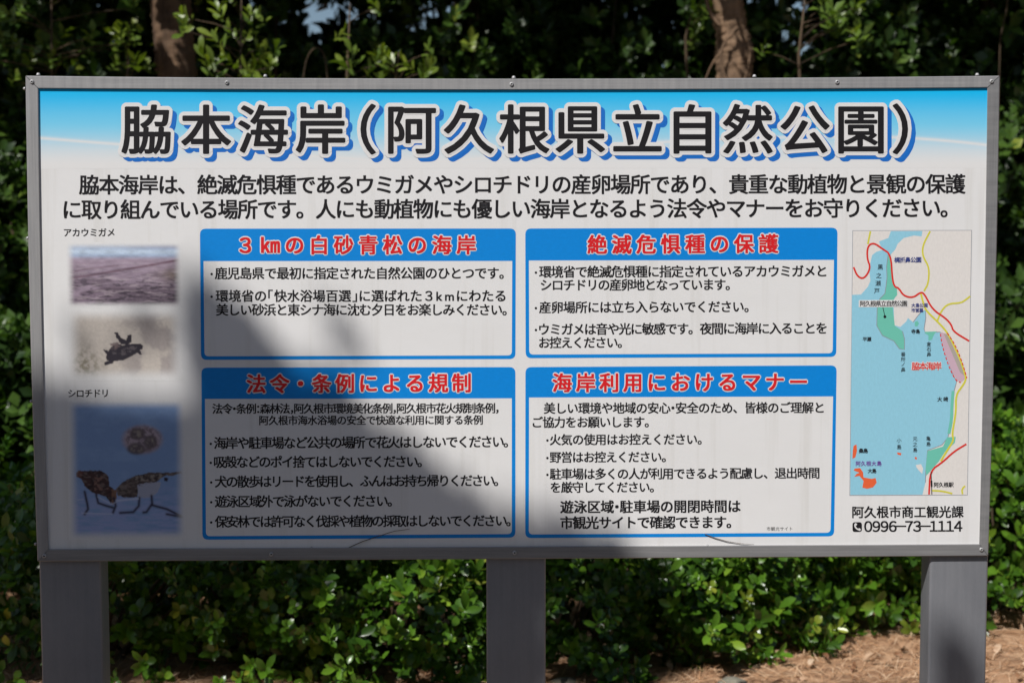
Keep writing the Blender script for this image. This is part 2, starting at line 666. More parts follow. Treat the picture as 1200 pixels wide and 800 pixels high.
def halo(s, x0, x1, y0, y1, h, r, mat, lift, weight=0.01, dx=0, dy=0, n=14, name='lettering_outline', **kw):
    P, T = text_px(s, x0, x1, y0, y1, h, 0.0, **kw)
    Vs, Ts = [], []
    k = 0
    for rr, cnt in ((r, n), (r * 0.5, 7)):
        for i in range(cnt):
            a = 2 * math.pi * i / cnt
            Q = P + np.array([dx + rr * math.cos(a), dy + rr * math.sin(a)])
            Vs.append(ray_y_arr(Q, Y_PANEL - (lift + 0.018 * k) * 0.001))
            Ts.append(T + k * len(P))
            k += 1
    V, T2 = np.vstack(Vs), np.vstack(Ts)
    me = mesh_np(name, V, T2.ravel(), np.full(len(T2), 3), M[mat])
    return link(name, me, panel)


def poly_px(pts):
    tri = tessellate_polygon([[Vector((p[0], p[1], 0)) for p in pts]])
    return np.array(pts, float), np.array(tri, np.int32)


def area(pts, mat, lift, name):
    P, T = poly_px(pts)
    return print_mesh(name, P, T, M[mat], lift)


def line_px(pts, w):
    pts = np.array(pts, float)
    L, R_ = [], []
    for i in range(len(pts)):
        a, b = pts[max(0, i - 1)], pts[min(len(pts) - 1, i + 1)]
        d = (b - a) / (np.linalg.norm(b - a) + 1e-9)
        nrm = np.array([-d[1], d[0]]) * w / 2
        L.append(pts[i] + nrm)
        R_.append(pts[i] - nrm)
    V = np.array(L + R_)
    n = len(pts)
    T = []
    for i in range(n - 1):
        T += [(i, i + 1, n + i), (i + 1, n + i + 1, n + i)]
    return V, np.array(T, np.int32)


def smooth_pts(pts, it=2):
    pts = [np.array(p, float) for p in pts]
    for _ in range(it):
        out = [pts[0]]
        for a, b in zip(pts[:-1], pts[1:]):
            out += [a * .75 + b * .25, a * .25 + b * .75]
        out.append(pts[-1])
        pts = out
    return pts


def line(pts, w, mat, lift, name, smooth=True):
    P, T = line_px(smooth_pts(pts) if smooth else pts, w)
    return print_mesh(name, P, T, M[mat], lift)


# picture painter: colours are the colours of the print itself
def picture(name, corners, nx, ny, fn, lift=0.2, soft=1):
    """corners TL, TR, BR, BL in photo px; fn(u, v) -> (n,3) linear ink colour"""
    u, v = np.meshgrid(np.linspace(0, 1, nx + 1), np.linspace(0, 1, ny + 1))
    u, v = u.ravel(), v.ravel()
    c = [np.array(p, float) for p in corners]
    P = (np.outer((1 - u) * (1 - v), c[0]) + np.outer(u * (1 - v), c[1]) + np.outer(u * v, c[2]) + np.outer((1 - u) * v, c[3]))
    col = fn(u, v, P).reshape(ny + 1, nx + 1, 3)
    col = col * (1 + .10 * (np.random.default_rng(nx + ny).random((ny + 1, nx + 1, 1)) - .5)) if soft else col
    for _ in range(soft):
        q = np.pad(col, ((1, 1), (1, 1), (0, 0)), mode='edge')
        col = (q[:-2, 1:-1] + q[2:, 1:-1] + q[1:-1, :-2] + q[1:-1, 2:] + 2 * col) / 6
    col = col.reshape(-1, 3)
    V = ray_y_arr(P, Y_PANEL - lift * 0.001)
    i, j = np.meshgrid(np.arange(nx), np.arange(ny))
    a = (j * (nx + 1) + i).ravel()
    Fq = np.c_[a, a + nx + 1, a + nx + 2, a + 1]
    me = mesh_np(name, V, Fq.ravel(), np.full(len(Fq), 4), M['picture'], col=col)
    return link(name, me, panel)


WHITE = np.array([0.735, 0.73, 0.722])


def sstep(a, b, x):
    t = np.clip((x - a) / (b - a), 0, 1)
    return t * t * (3 - 2 * t)


def fbm(P, s, seed=0, octs=4):
    """cheap value noise on photo pixels"""
    out = np.zeros(len(P))
    amp, tot = 1.0, 0.0
    r = np.random.default_rng(seed)
    for o in range(octs):
        G = r.random((64, 64))
        X, Y = P[:, 0] / s[0] * 2 ** o + o * 7.3, P[:, 1] / s[1] * 2 ** o + o * 3.1
        xi, yi = np.floor(X).astype(int), np.floor(Y).astype(int)
        fx, fy = X - xi, Y - yi
        fx, fy = fx * fx * (3 - 2 * fx), fy * fy * (3 - 2 * fy)
        g = lambda a, b: G[a % 64, b % 64]
        out += amp * ((g(xi, yi) * (1 - fx) + g(xi + 1, yi) * fx) * (1 - fy) + (g(xi, yi + 1) * (1 - fx) + g(xi + 1, yi + 1) * fx) * fy)
        tot += amp
        amp *= 0.55
    return out / tot


def header(u, v, P):
    y = P[:, 1]
    x = P[:, 0]
    t = (y - 103) / 92.0
    top = np.array([0.0, 0.47, 0.86])
    mid = np.array([0.19, 0.60, 0.83])
    w1 = sstep(0.0, 0.55, t)[:, None]
    w2 = sstep(0.42, 1.0, t)[:, None]
    c = top * (1 - w1) + mid * w1
    # the white arc: left branch falls, right branch rises and falls
    yl = 162 + 0.086 * (x - 46) - 0.00006 * (x - 46) ** 2
    yr = 160.5 + 0.00058 * (x - 1000) ** 2 * np.where(x > 1000, 0.7, 0.22)
    k = sstep(380, 640, x)
    ya = yl * (1 - k) + yr * k
    below = sstep(-1, 9, y - ya)[:, None] * 0.18
    c = c * (1 - w2) + WHITE * w2
    c = c * (1 - below) + WHITE * below
    arc = np.exp(-((y - ya) / 2.1) ** 2) * 1.0
    up = np.where(y < ya, 1.0, np.exp(-np.abs(y - ya) / 3.0))
    arc = np.clip(arc * up, 0, 1)[:, None]
    return c * (1 - arc) + WHITE * arc


picture('sky_header_print', ((43, 102), (1159, 101), (1155.6, 197), (47, 198)), 420, 60, header, 0.1, 0)

TC = [172, 241.5, 308, 376, 431.5, 481.5, 549.5, 614.5, 680, 747, 811, 876.5, 943, 1009, 1055]
TITLE = '脇本海岸（阿久根県立自然公園）'
tk = dict(centres=TC)
halo(TITLE, 144, 1070, 153, 152.5, 58, 5.2, 'shadow_blue', 0.25, 0.012, 5.2, 5.0, n=22, name='title_drop_shadow', **tk)
halo(TITLE, 144, 1070, 153, 152.5, 58, 5.5, 'white_ink', 1.0, 0.012, n=22, name='title_outline', **tk)
text(TITLE, 144, 1070, 153, 152.5, 58, 'ink', 0.020, 1.8, name='title_lettering', **tk)

text('脇本海岸は、絶滅危惧種であるウミガメやシロチドリの産卵場所であり、貴重な動植物と景観の保護', 93, 1131, 217, 216, 23.3, weight=0.021)
text('に取り組んでいる場所です。人にも動植物にも優しい海岸となるよう法令やマナーをお守りください。', 75, 1110, 246, 244, 23.3, weight=0.021)
text('アカウミガメ', 75, 134, 272.6, 272.4, 10, weight=0.012)
text('シロチドリ', 80, 126, 461, 460.6, 10, weight=0.012)


def rrect(c, r):
    """rounded quadrilateral, corners TL TR BR BL"""
    out = []
    c = [np.array(p, float) for p in c]
    for i in range(4):
        p, a, b = c[i], c[i - 1], c[(i + 1) % 4]
        da, db = (a - p) / np.linalg.norm(a - p) * r, (b - p) / np.linalg.norm(b - p) * r
        for k in range(6):
            t = k / 5
            out.append(p + da * (1 - t) ** 2 + db * t ** 2)
    return out


def box(TL, TR, BR, BL, hl, hr, bw=4.2):
    area(rrect((TL, TR, BR, BL), 7), 'blue', 0.2, 'text_box_border')
    inner = [(TL[0] + bw, hl), (TR[0] - bw, hr), (BR[0] - bw, BR[1] - bw), (BL[0] + bw, BL[1] - bw)]
    c = [np.array(p, float) for p in inner]
    pts = [c[0], c[1]] + rrect(c, 5)[12:]
    area(pts, 'white', 0.3, 'text_box_field')


box((234.3, 268), (604.5, 267.8), (604, 420.5), (235.5, 421.5), 306, 305.8)
box((615.6, 267.8), (981.5, 266.8), (980, 418), (616, 419.5), 305.3, 304.5)
box((236, 430.6), (604, 430), (604, 629.5), (237.2, 632), 467.2, 466.5)
box((615.8, 430), (980.5, 428), (977.5, 628), (615.5, 630), 465.6, 464.3)

HK = dict(weight=0.018)
for s, x0, x1, y0, y1, h in (('３㎞の白砂青松の海岸', 281, 557, 287.5, 287.3, 22.3), ('絶滅危惧種の保護', 689, 911.5, 287, 285.7, 22.3),
                             ('法令・条例による規制', 289.5, 551, 450, 448.8, 22.3), ('海岸利用におけるマナー', 648, 945, 448.7, 447.5, 22.3)):
    nr = {'・': .8}
    halo(s, x0, x1, y0, y1, h, 1.9, 'white_ink', 0.45, 0.018, n=10, name='heading_outline', narrow=nr)
    text(s, x0, x1, y0, y1, h, 'red', 0.03, 1.1, name='heading_lettering', narrow=nr)

B = 0.024
LINES = [
    ('鹿児島県で最初に指定された自然公園のひとつです。', 252, 590, 320.5, 320.2, 14.4, 248),
    ('環境省の「快水浴場百選」に選ばれた３kmにわたる', 253, 592, 347, 346.8, 14.4, 248),
    ('美しい砂浜と東シナ海に沈む夕日をお楽しみください。', 253.5, 593.5, 363.2, 363, 14.2, None),
    ('環境省で絶滅危惧種に指定されているアカウミガメと', 632, 968, 318.8, 317.8, 14.2, 628),
    ('シロチドリの産卵地となっています。', 634, 855, 334.2, 333.6, 14.0, None),
    ('産卵場所には立ち入らないでください。', 632, 877, 360.4, 359.4, 14.0, 628),
    ('ウミガメは音や光に敏感です。夜間に海岸に入ることを', 632, 968.5, 386, 384.6, 14.0, 628),
    ('お控えください。', 632, 728.5, 401.6, 401.4, 13.6, None),
    ('法令・条例：森林法，阿久根市環境美化条例，阿久根市花火規制条例，', 249, 584, 479, 478.2, 12.2, None),
    ('阿久根市海水浴場の安全で快適な利用に関する条例', 304, 565.5, 492.6, 492, 11.4, None),
    ('海岸や駐車場など公共の場所で花火はしないでください。', 251, 595, 519.2, 517.4, 14.4, 247),
    ('吸殻などのポイ捨てはしないでください。', 251, 494, 541.4, 540.6, 14.2, 247),
    ('犬の散歩はリードを使用し、ふんはお持ち帰りください。', 252, 583.5, 564.4, 562.8, 14.2, 247.5),
    ('遊泳区域外で泳がないでください。', 252, 459, 587.6, 586.8, 14.2, 247.5),
    ('保安林では許可なく伐採や植物の採取はしないでください。', 252, 598, 611.2, 609.8, 14.2, 247.5),
    ('美しい環境や地域の安心・安全のため、皆様のご理解と', 637.5, 965, 478.4, 477.6, 13.4, None),
    ('ご協力をお願いします。', 624.5, 760, 494.8, 494.4, 13.4, None),
    ('火気の使用はお控えください。', 644.5, 822, 515.2, 514.6, 13.2, 641.5),
    ('野営はお控えください。', 644.5, 780, 535.8, 535.2, 13.2, 641.5),
    ('駐車場は多くの人が利用できるよう配慮し、退出時間', 644.5, 960, 555.4, 554.2, 13.4, 641.5),
    ('を厳守してください。', 645.5, 766, 571, 570.6, 13.2, None),
    ('遊泳区域・駐車場の開閉時間は', 657, 867.5, 594, 593, 15.2, None),
    ('市観光サイトで確認できます。', 657, 856.5, 612.4, 611.6, 15.0, None),
    ('市観光サイト', 898.5, 928.5, 619.4, 619.2, 4.8, None),
    ('阿久根市商工観光課', 999, 1129, 600, 599.6, 14.0, None),
]
for s, x0, x1, y0, y1, h, bu in LINES:
    w = B if h < 15 else 0.03
    if h < 6: w = 0.0
    text(s, x0, x1, y0, y1, h, weight=w)
    if bu is not None:
        area([(bu + 1.5 * math.cos(t * .7854), y0 + 0.6 + 1.5 * math.sin(t * .7854)) for t in range(8)], 'ink', 0.6, 'bullet_dot')
text('０９９６－７３－１１１４', 1013, 1127.5, 616.6, 616.2, 15.6, weight=0.022)
# telephone pictogram: rounded black square with a white handset
area(rrect(((999, 611.5), (1010, 611.4), (1010, 622.6), (999, 622.8)), 3), 'ink', 0.6, 'telephone_icon')
line([(1002, 613.6), (1001.8, 616.5), (1004, 619.3), (1007.4, 620.6)], 1.6, 'white_ink', 0.75, 'handset_print')
line([(1001.6, 613.4), (1004, 614.6)], 2.4, 'white_ink', 0.8, 'handset_print', False)
line([(1006, 619.2), (1008.3, 620.8)], 2.4, 'white_ink', 0.8, 'handset_print', False)

# ------------------------------------------------------------------ the printed map
ML = 0.2
area([(999, 270), (1139, 269.6), (1134, 580), (995.5, 580.5)], 'shore', ML, 'map_border')
area([(999.6, 270.6), (1138.3, 270.2), (1133.4, 579.4), (996.2, 579.8)], 'land', ML + .06, 'map_land')
sea = [(998.4, 345.5), (1009, 345), (1017, 336), (1020, 329), (1019, 320), (1020, 308), (1022, 299), (1027, 295), (1034, 293),
       (1030, 283), (1041, 279), (1044, 270.8), (1081, 270.7), (1080, 277), (1071, 276), (1059, 279), (1052, 285.6),
       (1049, 292.5), (1044, 298), (1048, 335), (1051, 345), (1047, 352), (1048, 381), (1055, 383), (1062, 376.5), (1064, 372.5), (1070, 377.5), (1075.6, 370),
       (1079, 366), (1084.6, 363), (1085, 372), (1083, 385), (1084, 389), (1102, 389), (1105, 400), (1116, 437), (1121, 447), (1119, 455),
       (1115.5, 466), (1115, 490), (1111, 512), (1104, 521), (1087, 527.5), (1085, 550), (1084.5, 565), (1081, 579.3), (996.4, 579.6)]
area(sea, 'sea', ML + .12, 'map_sea')
line(sea[26:45], 0.9, 'shore', ML + .18, 'map_coast_line', False)
park1 = [(1041, 297), (1039, 312), (1039.5, 325), (1038.5, 334), (1037, 344), (1031, 350), (1028, 360), (1027.5, 381.5), (1034, 393), (1047.5, 399.5),
         (1054, 408.5), (1060, 409.6), (1060, 397), (1057.6, 388), (1048.6, 381.5), (1046, 359), (1047.5, 350), (1051.5, 345.5),
         (1051, 337.6), (1047.5, 335), (1045, 327.5), (1044, 300.5)]
area(park1, 'park', ML + .24, 'map_park')
line(park1[:14], 0.8, 'shore', ML + .3, 'map_coast_line', False)
area([(1110, 512), (1120, 511.6), (1119, 518.5), (1107, 529.5), (1100, 540.5), (1091.7, 550), (1085.5, 557), (1084.6, 549), (1087, 528), (1105, 523)], 'park', ML + .24, 'map_park')
area([(1084, 388.6), (1098, 388.2), (1095, 391), (1092, 398), (1088, 399), (1088, 393), (1083.5, 390)], 'park', ML + .24, 'map_park')
line([(1117, 458), (1115.6, 475), (1115.2, 492), (1112, 508)], 3.6, 'park', ML + .24, 'map_park')
area([(1072, 377), (1075, 376), (1077, 379), (1075, 382.5), (1072, 382)], 'park', ML + .24, 'map_park')
area([(1102, 389), (1110, 391), (1116, 402), (1128, 430), (1132, 443), (1127, 447), (1122, 446), (1116, 436), (1106, 410)], 'beach', ML + .3, 'map_beach')
area([(1106, 391), (1110.5, 392), (1129, 433), (1131, 441), (1125, 436), (1114, 410)], 'hill', ML + .36, 'map_pine_belt')


def dashed(pts, w, mat, lift, dash=3.6, gap=2.0):
    pts = smooth_pts(pts, 2)
    for k, (a, b) in enumerate(zip(pts[:-1], pts[1:])):
        pass
    seg = [np.linalg.norm(b - a) for a, b in zip(pts[:-1], pts[1:])]
    tot = sum(seg)

    def at(s):
        for a, b, l in zip(pts[:-1], pts[1:], seg):
            if s <= l: return a + (b - a) * s / max(l, 1e-6)
            s -= l
        return pts[-1]
    Vs, Ts, k, s = [], [], 0, 0.0
    while s < tot:
        V, T = line_px([at(s), at(min(tot, s + dash))], w)
        Vs.append(V)
        Ts.append(T + k)
        k += len(V)
        s += dash + gap
    print_mesh('map_dashed_line', np.vstack(Vs), np.vstack(Ts), M[mat], lift)


dashed([(1102, 391), (1104, 405), (1112, 430), (1120, 446), (1126, 448)], 1.2, 'road_red', ML + .45)
dashed([(1110, 390), (1119, 403), (1128, 425), (1133, 443)], 1.3, 'road_red', ML + .55)
YL = ML + .36
for pts in ([(1020, 271), (1017, 286)],
            [(1090, 271), (1081, 288), (1081.4, 300.7), (1089, 313), (1088, 332), (1082.8, 341)],
            [(1137, 347), (1132, 351), (1126, 355), (1111, 355.7), (1103, 364), (1098, 377)],
            [(1092.5, 574.5), (1104, 575), (1116, 578)], [(1131, 569), (1127, 573), (1128, 578.7)]):
    line(pts, 2.0, 'road_yellow', YL, 'map_road')
line([(1079, 343), (1082.4, 357), (1085.8, 364.6), (1099, 377), (1110.5, 389.4), (1124, 417.5), (1131, 438), (1132, 445), (1128, 452), (1120, 462.5),
      (1120.5, 482.5), (1115.5, 509), (1118, 515), (1110, 527.5), (1102.5, 540)], 2.2, 'road_yellow', YL + .06, 'map_road')
line([(1000.3, 313), (1004.8, 324), (1012.6, 327), (1020.5, 314), (1016, 302.8), (1016.7, 288), (1024, 284.3), (1034, 291.5), (1044, 298), (1045.7, 327.5),
      (1048.6, 336.5), (1053, 337), (1058.8, 346.6), (1070, 349), (1079, 342), (1083.5, 344.4), (1092.5, 362.4), (1108, 372.5), (1115, 380.4), (1117, 388.3), (1135.8, 399.5)],
     2.1, 'road_red', YL + .12, 'map_road')
line([(1132.5, 520), (1117.5, 529), (1105, 541), (1090, 551), (1088.7, 579)], 2.1, 'road_red', YL + .12, 'map_road')
line([(1091, 552), (1091.6, 565), (1092, 579)], 1.0, 'ink', YL + .2, 'map_railway')
area([(1090.6, 563), (1092.6, 563), (1092.8, 570), (1090.8, 570)], 'ink', YL + .26, 'map_station')
z7 = lambda pts: [(990 + x / 7.275, 480 + y / 7.275) for x, y in pts]
area(z7([(85, 500), (130, 495), (155, 530), (160, 575), (230, 588), (262, 580), (272, 620), (240, 660), (190, 672), (150, 662), (160, 605), (125, 562), (80, 570), (100, 545), (125, 535), (75, 515)]), 'island', ML + .3, 'map_island')
area(z7([(75, 305), (100, 295), (104, 350), (90, 405), (65, 415), (68, 350)]), 'island', ML + .3, 'map_island')
area(z7([(445, 362), (482, 368), (478, 388), (450, 380)]), 'island', ML + .3, 'map_island')
area(z7([(595, 400), (615, 405), (612, 425), (598, 418)]), 'island', ML + .3, 'map_island')
area(z7([(605, 470), (650, 462), (668, 500), (660, 545), (635, 520), (612, 490)]), 'land', ML + .3, 'map_shoal')
area([(1006.5, 351.6), (1064.5, 351.4), (1064.3, 359.6), (1006.3, 359.8)], 'white_ink', ML + .5, 'map_label_box')
line([(1034.6, 360), (1037, 370.5)], 0.8, 'ink', ML + .5, 'map_pointer', False)
area([(1037 + 1.8 * math.cos(t * .7854), 371 + 1.8 * math.sin(t * .7854)) for t in range(8)], 'ink', ML + .5, 'map_pointer')
mt = dict(weight=0.02, lift=0.9, name='map_lettering')
text('阿久根県立自然公園', 1008, 1063, 355.8, 355.6, 6.6, **mt)
text('梶折鼻公園', 1048, 1079.5, 304.6, 304.4, 6.6, 'navy', **mt)
text('脇本海岸', 1068.5, 1103, 429, 428.8, 9.2, 'road_red', weight=0.02, lift=1.15, name='map_lettering')
halo('脇本海岸', 1068.5, 1103, 429, 428.8, 9.2, 0.9, 'white_ink', 0.6, n=8, name='map_lettering_outline')
text('大島公園', 1068, 1087, 357.8, 357.6, 4.8, 'navy', **mt)
text('市営墓', 1068, 1082, 363.6, 363.4, 4.8, 'navy', **mt)
text('平瀬', 1011, 1021, 397.4, 397.3, 5.2, **mt)
text('寺島', 1068, 1078, 388.4, 388.3, 5.2, **mt)
text('大崎', 1098.5, 1111, 467.7, 467.5, 5.6, **mt)
text('桑島', 1006.5, 1017, 528, 528, 5.6, **mt)
text('阿久根大島', 1003, 1033, 543, 542.8, 5.8, 'purple', **mt)
text('大島', 1017, 1027, 551.6, 551.5, 5.4, **mt)
text('阿久根駅', 1094.5, 1117.5, 567.8, 567.6, 5.8, **mt)
for s, xs, ys, h in (('黒之瀬戸', (1031.6, 1029.8, 1029, 1027.6), (313, 323, 332, 340.8), 6.6),
                     ('番所ノ鼻', (1058.4,) * 4, (415, 421, 426.5, 433), 5.4), ('倉石鼻', (1088.6,) * 3, (403, 409, 415), 5.4),
                     ('小島', (1053.6,) * 2, (516, 523.6), 5.6), ('元之島', (1072.4,) * 3, (514, 520.6, 527), 5.4), ('亀島', (1088,) * 2, (513.6, 520), 5.4)):
    Vs, Ts, k = [], [], 0
    for ch, x, y in zip(s, xs, ys):
        V, T = text_px(ch, x - h / 2, x + h / 2, y, y, h, 0.0, centres=[x])
        Vs.append(V)
        Ts.append(T + k)
        k += len(V)
    print_mesh('map_lettering', np.vstack(Vs), np.vstack(Ts), M['ink'], 0.9)


# ------------------------------------------------------------------ the printed pictures
def inpoly(P, poly):
    x, y = P[:, 0], P[:, 1]
    ins = np.zeros(len(P), bool)
    n = len(poly)
    for i in range(n):
        x0, y0 = poly[i]
        x1, y1 = poly[(i + 1) % n]
        c = ((y0 > y) != (y1 > y)) & (x < (x1 - x0) * (y - y0) / (y1 - y0 + 1e-12) + x0)
        ins ^= c
    return ins


def dist_line(P, pts):
    d = np.full(len(P), 1e9)
    for a, b in zip(pts[:-1], pts[1:]):
        a, b = np.array(a, float), np.array(b, float)
        ab = b - a
        t = np.clip(((P - a) @ ab) / (ab @ ab), 0, 1)
        d = np.minimum(d, np.linalg.norm(P - (a + t[:, None] * ab), axis=1))
    return d


def fade(c, u, v, ex, ey):
    a = sstep(0, ex, u) * sstep(0, ex, 1 - u) * sstep(0, ey, v) * sstep(0, ey, 1 - v)
    return c * a[:, None] + WHITE * (1 - a[:, None])


def mixc(c, col, a):
    a = np.clip(a, 0, 1)[:, None]
    return c * (1 - a) + np.array(col) * a


zp = lambda pts: [(60 + x / 4.21, 260 + y / 4.21) for x, y in pts]      # left picture column, upper zoom
zq = lambda pts: [(60 + x / 4.21, 450 + y / 4.21) for x, y in pts]


def beach_picture(u, v, P):
    c = np.zeros((len(P), 3)) + np.array([0.40, 0.32, 0.40])
    n = fbm(P, (26, 7), 3)
    n2 = fbm(P, (8, 3), 5)
    c = mixc(c, (0.36, 0.46, 0.64), 1 - sstep(0.18, 0.27, v))
    c = mixc(c, (0.55, 0.66, 0.80), np.exp(-((v - 0.14) / .05) ** 2))
    c = mixc(c, (0.20, 0.24, 0.40), np.exp(-((v - 0.05) / .05) ** 2) * sstep(0.3, 0.9, u))
    c = mixc(c, (0.15, 0.11, 0.15), sstep(0.40, 0.62, n) * sstep(0.30, 0.6, v) * 0.8)
    c = mixc(c, (0.05, 0.035, 0.05), sstep(0.45, 0.6, n2) * sstep(0.55, 0.8, v) * sstep(0.25, 0.6, u) * 0.9)
    c = mixc(c, (0.20, 0.16, 0.10), np.exp(-(((u - .92) / .12) ** 2 + ((v - .5) / .1) ** 2)))
    d = dist_line(P, zp([(90, 278), (200, 262), (330, 240), (480, 215), (630, 188)]))
    c = mixc(c, (0.10, 0.03, 0.05), np.exp(-(d / 1.3) ** 2) * 0.9)
    d = dist_line(P, zp([(85, 250), (200, 228), (330, 215)]))
    c = mixc(c, (0.15, 0.07, 0.10), np.exp(-(d / .8) ** 2) * 0.6)
    d = dist_line(P, zp([(150, 355), (260, 330), (380, 335), (470, 360), (560, 330), (620, 330)]))
    c = mixc(c, (0.05, 0.03, 0.05), np.exp(-(d / 2.2) ** 2) * 0.8)
    c = mixc(c, (0.07, 0.055, 0.07), sstep(0.5, 0.85, v) * sstep(0.2, 0.75, u) * .62)
    c = mixc(c, (0.24, 0.18, 0.23), sstep(0.28, 0.5, v) * .45)
    n4 = fbm(P, (9, 1.8), 41)
    c = mixc(c, (0.045, 0.035, 0.05), sstep(.5, .66, n4) * sstep(.3, .7, v) * .75)
    c = mixc(c, (0.50, 0.42, 0.46), sstep(.56, .7, fbm(P, (16, 2.4), 42)) * sstep(.2, .4, v) * .45)
    for yy0, am in ((.30, .5), (.37, .35)):
        c = mixc(c, (0.30, 0.22, 0.28), np.exp(-((v - yy0 - .02 * np.sin(u * 9)) / .018) ** 2) * am)
    c *= (0.62 + 0.5 * n2)[:, None]
    return fade(c, u, v, 0.085, 0.12)


def turtle_picture(u, v, P):
    n = fbm(P, (22, 18), 8)
    n2 = fbm(P, (4, 4), 9)
    c = np.zeros((len(P), 3)) + np.array([0.52, 0.47, 0.42])
    c = mixc(c, (0.34, 0.30, 0.29), sstep(0.42, 0.62, n) * sstep(0.2, 0.7, u) * 0.8)
    c = mixc(c, (0.30, 0.27, 0.20), np.exp(-(((u - .12) / .15) ** 2 + ((v - .85) / .2) ** 2)) * sstep(.4, .6, n2))
    k = sstep(0.48, 0.75, n2) * np.exp(-(((u - .15) / .16) ** 2 + ((v - .72) / .22) ** 2))
    c = mixc(c, (0.20, 0.18, 0.14), k * 0.55)
    dark = (0.035, 0.03, 0.04)
    for poly in ([(270, 660), (290, 620), (330, 600), (350, 605), (445, 600), (450, 620), (420, 650), (360, 680), (300, 690), (275, 680)],
                 [(310, 548), (330, 545), (345, 570), (370, 585), (375, 560), (395, 555), (398, 590), (380, 605), (345, 600), (325, 575)],
                 [(255, 630), (275, 630), (285, 650), (268, 650)], [(262, 690), (300, 684), (310, 695), (275, 705), (262, 705)],
                 [(415, 640), (440, 635), (448, 655), (430, 650)], [(395, 600), (450, 605), (452, 625), (420, 640)]):
        c[inpoly(P + np.c_[fbm(P, (4, 4), 31) - .5, fbm(P, (4, 4), 32) - .5] * 2.4, zp(poly))] = dark
    c *= (0.88 + 0.24 * fbm(P, (2, 2), 43))[:, None]
    c = mixc(c, (0.15, 0.13, 0.14), inpoly(P, zp([(300, 640), (400, 612), (430, 618), (380, 650), (310, 672)])) * sstep(.5, .65, fbm(P, (3, 2), 44)) * .6)
    c = mixc(c, (0.16, 0.12, 0.12), inpoly(P, zp([(285, 600), (340, 590), (350, 610), (300, 640), (280, 640)])) * sstep(.4, .6, n2) * .9)
    return fade(c, u, v, 0.14, 0.2)


